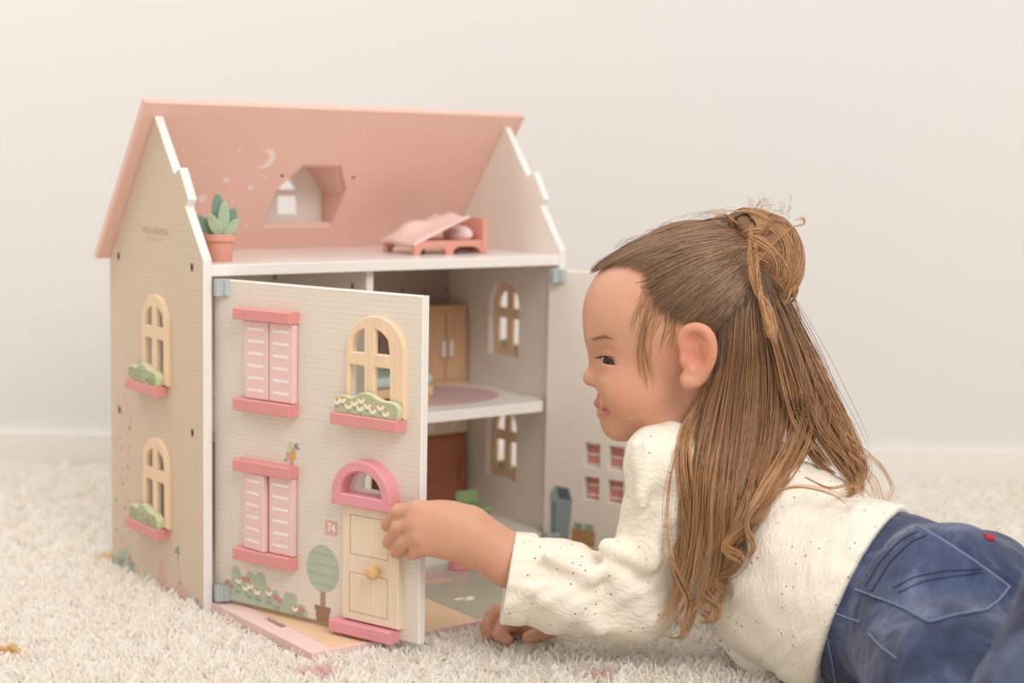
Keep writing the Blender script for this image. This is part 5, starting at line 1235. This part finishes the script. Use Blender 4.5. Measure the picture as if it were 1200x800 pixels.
for pts, wd, cnt, lift in TRESS:
    G = smooth_path(pts, NP); Wd = smooth_path(np.array(wd, float)[:, None], NP)[:, 0]
    S, hit = march_many(surf, G, 1.15, 1.60); dep = S[:, 1].copy()
    for _ in range(6): dep = np.convolve(np.r_[dep[0], dep[0], dep, dep[-1], dep[-1]], [.1, .2, .4, .2, .1], 'valid')
    dep = np.minimum(dep, np.where(G[:, 1] > 560, 1.362, 9)); dep = np.minimum(dep, S[:, 1]+0.002)-lift*np.clip(-0.25+np.linspace(0, 1, NP)*3.4, -0.25, 1)
    if len(pts) >= 7 and cnt > 100: core_pts.append([(px(G[i, 0], G[i, 1], dep[i]+0.003), Wd[i]*0.62*0.00076) for i in range(1, int(NP*0.66), 2)])
    NC = max(4, cnt//26); cl = rng.integers(0, NC, cnt); cu_, cph, cam_, cfr, cln = rng.normal(0, 0.50, NC), rng.uniform(0, 6.28, NC), rng.uniform(1.5, 8.0, NC), rng.uniform(6, 12, NC), rng.uniform(0.74, 1.0, NC)
    cw_ = rng.normal(0, 0.5, NC); ctone = rng.random(NC)
    loose = rng.random(cnt) < 0.2
    u = np.where(loose, rng.normal(0, 0.6, cnt), cu_[cl]+rng.normal(0, 0.13, cnt)); w = cw_[cl]+rng.normal(0, 0.25, cnt); ph = cph[cl]+rng.normal(0, .18, cnt); am = cam_[cl]*np.where(loose, 0.6, 1); fr = cfr[cl]; ln = np.clip(cln[cl]+rng.normal(0, .03, cnt), .6, 1.02)
    T_ = np.gradient(G, axis=0); Nn = np.stack([-T_[:, 1], T_[:, 0]], 1); Nn /= np.linalg.norm(Nn, axis=1, keepdims=True)
    tt = np.linspace(0, 1, NP)
    for k in range(cnt):
        t_ = tt*ln[k]; f_ = lambda arr: np.interp(t_, tt, arr)
        gx, gy, ww, dd_ = f_(G[:, 0]), f_(G[:, 1]), f_(Wd), f_(dep); nx_, ny_ = f_(Nn[:, 0]), f_(Nn[:, 1])
        o = u[k]*ww*(0.85+0.3*np.sin(2.2*t_+ph[k]))+am[k]*np.sin(fr[k]*t_+ph[k])*np.clip(t_*1.6-0.25, 0.03, 1)
        dz = (w[k]*ww*0.00055)+0.00030*am[k]*np.cos(fr[k]*t_+ph[k])*np.clip(t_*1.6-.25, 0.03, 1)
        P = np.stack([px(gx[i]+nx_[i]*o[i], gy[i]+ny_[i]*o[i], dd_[i]+dz[i]) for i in range(NP)])
        add_strands(P, prof(NP, rng.uniform(0.00022, 0.00038)), 0.6*ctone[cl[k]]+0.4*rng.random(), 0.22+0.78*t_)
# swept-back crown
starts = smooth_path([(686, 322), (692, 314), (706, 312), (726, 312), (743, 318), (752, 334), (760, 352), (768, 366), (784, 377), (800, 380), (818, 380), (834, 392), (846, 402)], 400)
def crown(n, far=False):
    sx = starts[rng.integers(0, len(starts), n)]+rng.normal(0, 2.0, (n, 2)); f0 = np.where(rng.random(n) < .45, rng.random(n)*0.06, rng.random(n)*0.7); fr_ = (sx[:, 0]-686)/160
    P2 = []
    for k in range(n):
        a = sx[k]; q = np.clip(fr_[k], 0, 1); e = np.array([872+10*rng.random(), 262+70*q**1.2+rng.normal(0, 4)]); c = (a+e)/2+np.array([-8, -30])*(1-q)**1.0*1.0+np.array([0, 8])*q
        t = np.linspace(f0[k], 1, NP)[:, None]; P2.append((1-t)**2*a+2*t*(1-t)*c+t*t*e)
    P2 = np.array(P2); fn = lambda P: head_core(P)-0.0030
    S, hit = march_many(fn, P2.reshape(-1, 2), 1.30, 1.50, 110); S = S.reshape(n, NP, 3)
    dep = S[:, :, 1]
    out = S.copy(); out[:, :, 1] -= (0.0006+0.0022*rng.random((n, 1)))*np.sin(np.pi*np.linspace(0.08, 0.95, NP))[None]
    out[:, :, 2] += 0.0008*rng.random((n, 1))
    if far: out[:, :, 1] = 2*HD-out[:, :, 1]+0.002
    for k in range(n): add_strands(out[k], np.full(NP, rng.uniform(0.00024, 0.00040))*np.clip(np.linspace(0.3, 3, NP), 0, 1), rng.random(), 0.10*(1-np.linspace(0, 1, NP))**6+0.02+0.16*np.linspace(0, 1, NP)+0.10*rng.random())
crown(3300); crown(500, True)
# hair lying over the back of the head below the bun, falling from the parting
for k in range(900):
    q = rng.random(); a = np.array([838+62*q, 392-78*q+rng.normal(0, 5)]); e = np.array([832+100*q+rng.normal(0, 4), 470+rng.normal(0, 10)]); c = (a+e)/2+np.array([8*q-3, 0])
    t = np.linspace(0, 1, NP)[:, None]; g = (1-t)**2*a+2*t*(1-t)*c+t*t*e
    if k == 0: Q2, RR, TT = [], [], []
    Q2.append(g)
S, hit = march_many(lambda P: np.minimum(head_core(P)-0.004, body_neck(P)-0.006), np.array(Q2).reshape(-1, 2), 1.28, 1.52, 110); S = S.reshape(-1, NP, 3); S[:, :, 1] -= 0.001+0.003*rng.random((len(S), 1))
for k in range(len(S)): add_strands(S[k], prof(NP, rng.uniform(.00024, .0004)), rng.random()*0.7, 0.05+0.25*np.linspace(0, 1, NP))
# fine baby hair at the temple and sideburn
for k in range(150):
    q = rng.random(); a = np.array([748+60*q+rng.normal(0, 4), 335+44*q+rng.normal(0, 5)]); L_ = rng.uniform(22, 60); e = a+np.array([-14+rng.normal(0, 4)+10*q, L_]) if rng.random() < 0.45 else a+np.array([26+rng.normal(0, 5), -6+16*q])
    if e[1] > 385 and e[0] > 780: continue
    t = np.linspace(0, 1, NP)[:, None]; c = (a+e)/2+np.array([7, -3]); g = (1-t)**2*a+2*t*(1-t)*c+t*t*e
    S, hit = march_many(head_core, g, 1.30, 1.50, 110); S[:, 1] -= 0.0008; add_strands(S, prof(NP, 0.00024), rng.random(), 0.35+0.2*np.linspace(0, 1, NP))
for gpts in ([(762, 345), (752, 372), (748, 400), (752, 425), (756, 446)], [(758, 350), (749, 380), (744, 410), (748, 440)], [(766, 356), (757, 385), (753, 415), (757, 440), (757, 455)], [(755, 340), (742, 368), (738, 392)], [(764, 352), (750, 385), (747, 420), (754, 452)]):
    G = smooth_path(gpts, NP); S, _ = march_many(head_core, G, 1.30, 1.50, 110); S[:, 1] -= 0.0015
    for k in range(5): add_strands(S+rng.normal(0, 0.0022, 3)*np.linspace(0.5, 1, NP)[:, None]*np.array([1, .2, 1]), prof(NP, 0.00026), rng.random(), 0.5+0.3*np.linspace(0, 1, NP))
# messy bun: loops around its lumps
def bun_loops(nb, per, c, r, rot, ax0, spread=0.8):
    for b in range(nb):
        ax = np.asarray(ax0, float)+rng.normal(0, spread, 3)*np.array([.6, .35, .6]); ax /= np.linalg.norm(ax); b1 = np.cross(ax, [0.3, 0.2, 0.9]); b1 /= np.linalg.norm(b1); b2 = np.cross(ax, b1)
        A0 = rng.uniform(0, 6.28); SP = rng.uniform(1.8, 3.8); OF = rng.uniform(-.85, .85); tn = rng.random(); lf = rng.uniform(0.0, 0.10); dr_ = rng.uniform(-.35, .35)
        for k in range(per):
            a = A0+rng.normal(0, .12)+SP*np.linspace(0, 1, NP); of = np.clip(OF+rng.normal(0, .055)+dr_*np.linspace(-.5, .5, NP), -.97, .97); rr = np.sqrt(1-of*of)
            q = (np.cos(a)[:, None]*b1+np.sin(a)[:, None]*b2)*rr[:, None]+ax*of[:, None]; s = 0.985+lf*np.sin(np.pi*np.linspace(0, 1, NP))+rng.normal(0, .012); P = np.asarray(c)+(q*np.asarray(r)*s[:, None])@np.asarray(rot).T
            add_strands(P, np.full(NP, rng.uniform(.00026, .00042))*np.clip(np.minimum(np.linspace(0.3, 6, NP), np.linspace(6, 0.3, NP)), 0, 1), 0.65*tn+0.35*rng.random(), np.full(NP, 0.40+0.35*rng.random()))
bun_loops(90, 22, BUN, (29*mm, 31*mm, 38*mm), rotz2(14), (0.15, 1, 0.1)); bun_loops(46, 20, hp(880, 268), (26*mm, 26*mm, 17*mm), rotz2(-10), (0.5, 1, 0.2)); bun_loops(34, 20, hp(908, 335, .006), (17*mm, 20*mm, 20*mm), np.eye(3), (0.2, 1, -.2))
# loose ends and wisps round the bun, flyaways
def wisp(gpts, n, sp, d, te=(0.6, 1.0), r=0.00030):
    G = smooth_path(gpts, NP)
    for k in range(n):
        o = rng.normal(0, sp, 2); P = np.stack([px(G[i, 0]+o[0]*(0.3+i/NP), G[i, 1]+o[1]*(0.3+i/NP), d+rng.normal(0, .0004)) for i in range(NP)]); add_strands(P, prof(NP, r), rng.random(), np.linspace(te[0], te[1], NP))
wisp([(876, 262), (874, 300), (880, 335), (896, 365), (899, 392), (893, 380)], 26, 2.2, 1.366, r=.0004); wisp([(880, 280), (884, 320), (888, 352), (896, 385), (905, 402)], 22, 2.2, 1.364, r=.0004)
wisp([(885, 305), (905, 282), (925, 266), (938, 262), (936, 255), (926, 258)], 8, 1.3, 1.385); wisp([(860, 262), (848, 252), (838, 252), (832, 258)], 8, 2, 1.40)
wisp([(925, 345), (932, 375), (929, 400), (925, 420)], 5, 2.5, 1.42); wisp([(880, 250), (886, 238), (900, 236)], 3, 3, 1.42)
for k in range(34):
    q = rng.random(); a = np.array([705+140*q, np.interp(q, [0, .25, .5, .75, 1], [296, 276, 262, 254, 250])])+rng.normal(0, 1.2, 2); wisp([a, a+np.array([12, -5])+rng.normal(0, 2, 2), a+np.array([32, -6])+rng.normal(0, 4, 2)], 1, 0, 1.43+rng.normal(0, .015), (0.4, 0.6), .00014)
for k in range(26):
    a = np.array([870+50*rng.random(), 246+6*rng.random()]); wisp([a, a+rng.normal(0, 6, 2)+np.array([2, -7]), a+rng.normal(0, 10, 2)+np.array([6, -12])], 1, 0, 1.43+rng.normal(0, .02), (0.5, 0.8), .00014)
for k in range(70):
    q = rng.random(); a = np.array([925+70*q, 370+150*q])+rng.normal(0, 5, 2); wisp([a, a+np.array([12, 45])+rng.normal(0, 6, 2), a+np.array([26, 85])+rng.normal(0, 12, 2), a+np.array([30, 120])+rng.normal(0, 18, 2)], 1, 0, 1.40+rng.normal(0, .02), (0.5, 0.9), .00017)
for gp in ([(995, 520), (1025, 545), (1042, 570), (1030, 590), (1010, 585)], [(990, 530), (1020, 560), (1030, 590), (1045, 600)], [(980, 500), (1015, 530), (1035, 550), (1046, 575)]): wisp(gp, 5, 3, 1.375, (0.8, 1.0), .00020)
for gp in ([(785, 470), (765, 478), (745, 490), (722, 498), (712, 505)], [(790, 468), (770, 476), (750, 482), (735, 490)]): wisp(gp, 2, 2.5, 1.372, (0.6, 0.9), .00013)
for gp in ([(790, 520), (778, 580), (782, 650), (796, 690)], [(782, 560), (776, 620), (786, 680)]): wisp(gp, 6, 3, 1.345, (0.5, 0.9), .00022)
wisp([(940, 560), (965, 572), (985, 570), (1000, 572), (1006, 585)], 8, 2, 1.325, (0.7, 1)); wisp([(905, 575), (935, 570), (970, 578), (990, 590)], 6, 2, 1.320, (0.7, 1))
Pa, Ra = np.array(paths), np.array(rad); To = np.array(tone); En = np.array(ends)
v, f = tubes(Pa, Ra, 3)
stops = np.array([0, 0.25, 0.55, 1.0]); cols = np.array([lin((118, 92, 72)), lin((146, 113, 87)), lin((178, 132, 94)), lin((212, 162, 116))])
def hair_col(e, t):
    e = np.clip(e+(t-0.5)*0.34, 0, 1); c = np.stack([np.interp(e, stops, cols[:, k]) for k in range(3)], -1); return c*(0.68+0.60*t[..., None] if isinstance(t, np.ndarray) else 1)
hc = hair_col(En, np.repeat(To[:, None], NP, 1)); hc = np.repeat(hc.reshape(-1, 3), 3, 0)
def hair_mat(name, attr=True):
    m = bpy.data.materials.new(name); m.use_nodes = True; N, L = m.node_tree.nodes, m.node_tree.links; b = N['Principled BSDF']
    if attr: a = N.new('ShaderNodeVertexColor'); a.layer_name = 'tint'; L.new(a.outputs['Color'], b.inputs['Base Color'])
    else:
        tc = N.new('ShaderNodeTexCoord'); n = N.new('ShaderNodeTexNoise'); n.inputs['Scale'].default_value = 160; L.new(tc.outputs['Object'], n.inputs['Vector'])
        r = N.new('ShaderNodeValToRGB'); e = r.color_ramp.elements; e[0].color = (*lin((104, 78, 58)), 1); e[1].color = (*lin((150, 114, 84)), 1); L.new(n.outputs['Fac'], r.inputs[0]); L.new(r.outputs[0], b.inputs['Base Color'])
    b.inputs['Roughness'].default_value = 0.36 if attr else 0.6; b.inputs['Specular IOR Level'].default_value = 0.45 if attr else 0.2; return m
hair_core_m = hair_mat('hair_underlayer', False)
def core_sdf(P):
    d = np.minimum(cap_sdf(P), bun_sdf(P))
    for c in core_pts: d = smin(d, chain(P, c, 0.004), 0.004)
    return d
cv, cf_ = mesh_sdf(core_sdf, (-0.02, 1.27, 0.03), (0.34, 1.56, 0.48), 0.0024); hair = gmesh('hair', cv, cf_, hair_core_m, girl)
tag(gmesh('hair_strands', v, f, hair_mat('hair_strands'), hair, hc), kind='stuff')
# brows and lashes
bp_, br_, bt_, be_ = [], [], [], []
for s in (1, -1):
    for k in range(56):
        q = rng.random(); a = np.array([np.interp(q, [0, .35, .75, 1], [689, 696, 704, 712]), np.interp(q, [0, .35, .75, 1], [397, 395, 394.5, 396.5])])+rng.normal(0, 1.0, 2); e = a+np.array([5.0, -0.8+2.2*q])+rng.normal(0, .5, 2)
        S, _ = march_many(body_head := (lambda P: head_face(P)), np.array([a+(e-a)*t for t in np.linspace(0, 1, 6)]), 1.34, 1.47, 90); S[:, 1] -= 0.0004
        if s < 0: S[:, 1] = 2*HD-S[:, 1]
        bp_.append(S); br_.append(np.full(6, .00015)*np.array([1, 1, 1, .9, .6, .3]))
v2, f2 = tubes(np.array(bp_), np.array(br_), 3); tag(gmesh('eyebrows', v2, f2, mat('brow_hair', (164, 124, 96), 0.6, 0.1, 300), girl), kind='stuff')
lp, lr = [], []
for s, E in ((1, EYE), (-1, EYE2)):
    for k in range(26):
        q = k/25; a = px(*np.array([698.5+18*q, 419.0-1.9*math.sin(q*3.0)]), 1.43); 
        ex, ey = 698.0+18.5*q, 420.2-2.4*math.sin(0.35+q*2.4)
        S, _ = march_many(lambda P: ellips(P, EYE, (13.2*mm,)*3), np.array([(ex, ey)]), 1.36, 1.45, 90); b0 = S[0]-np.array([0, 0.0006, 0])
        out = b0-EYE; out /= np.linalg.norm(out); dr = out*0.6+np.array([-0.75, -0.10, -0.30])*(0.9-0.5*q); dr /= np.linalg.norm(dr); t = np.linspace(0, 1, 6)[:, None]
        P = b0+dr*t*(0.0052-0.0012*q)+np.array([0, 0, 0.0014])*t*t
        if s < 0: P = P.copy(); P[:, 1] = 2*HD-P[:, 1]
        lp.append(P); lr.append(np.linspace(.00030, .00008, 6))
v2, f2 = tubes(np.array(lp), np.array(lr), 3); tag(gmesh('eyelashes', v2, f2, mat('lash_black', (46, 32, 26), 0.6, 0.1, 300), girl), kind='stuff')
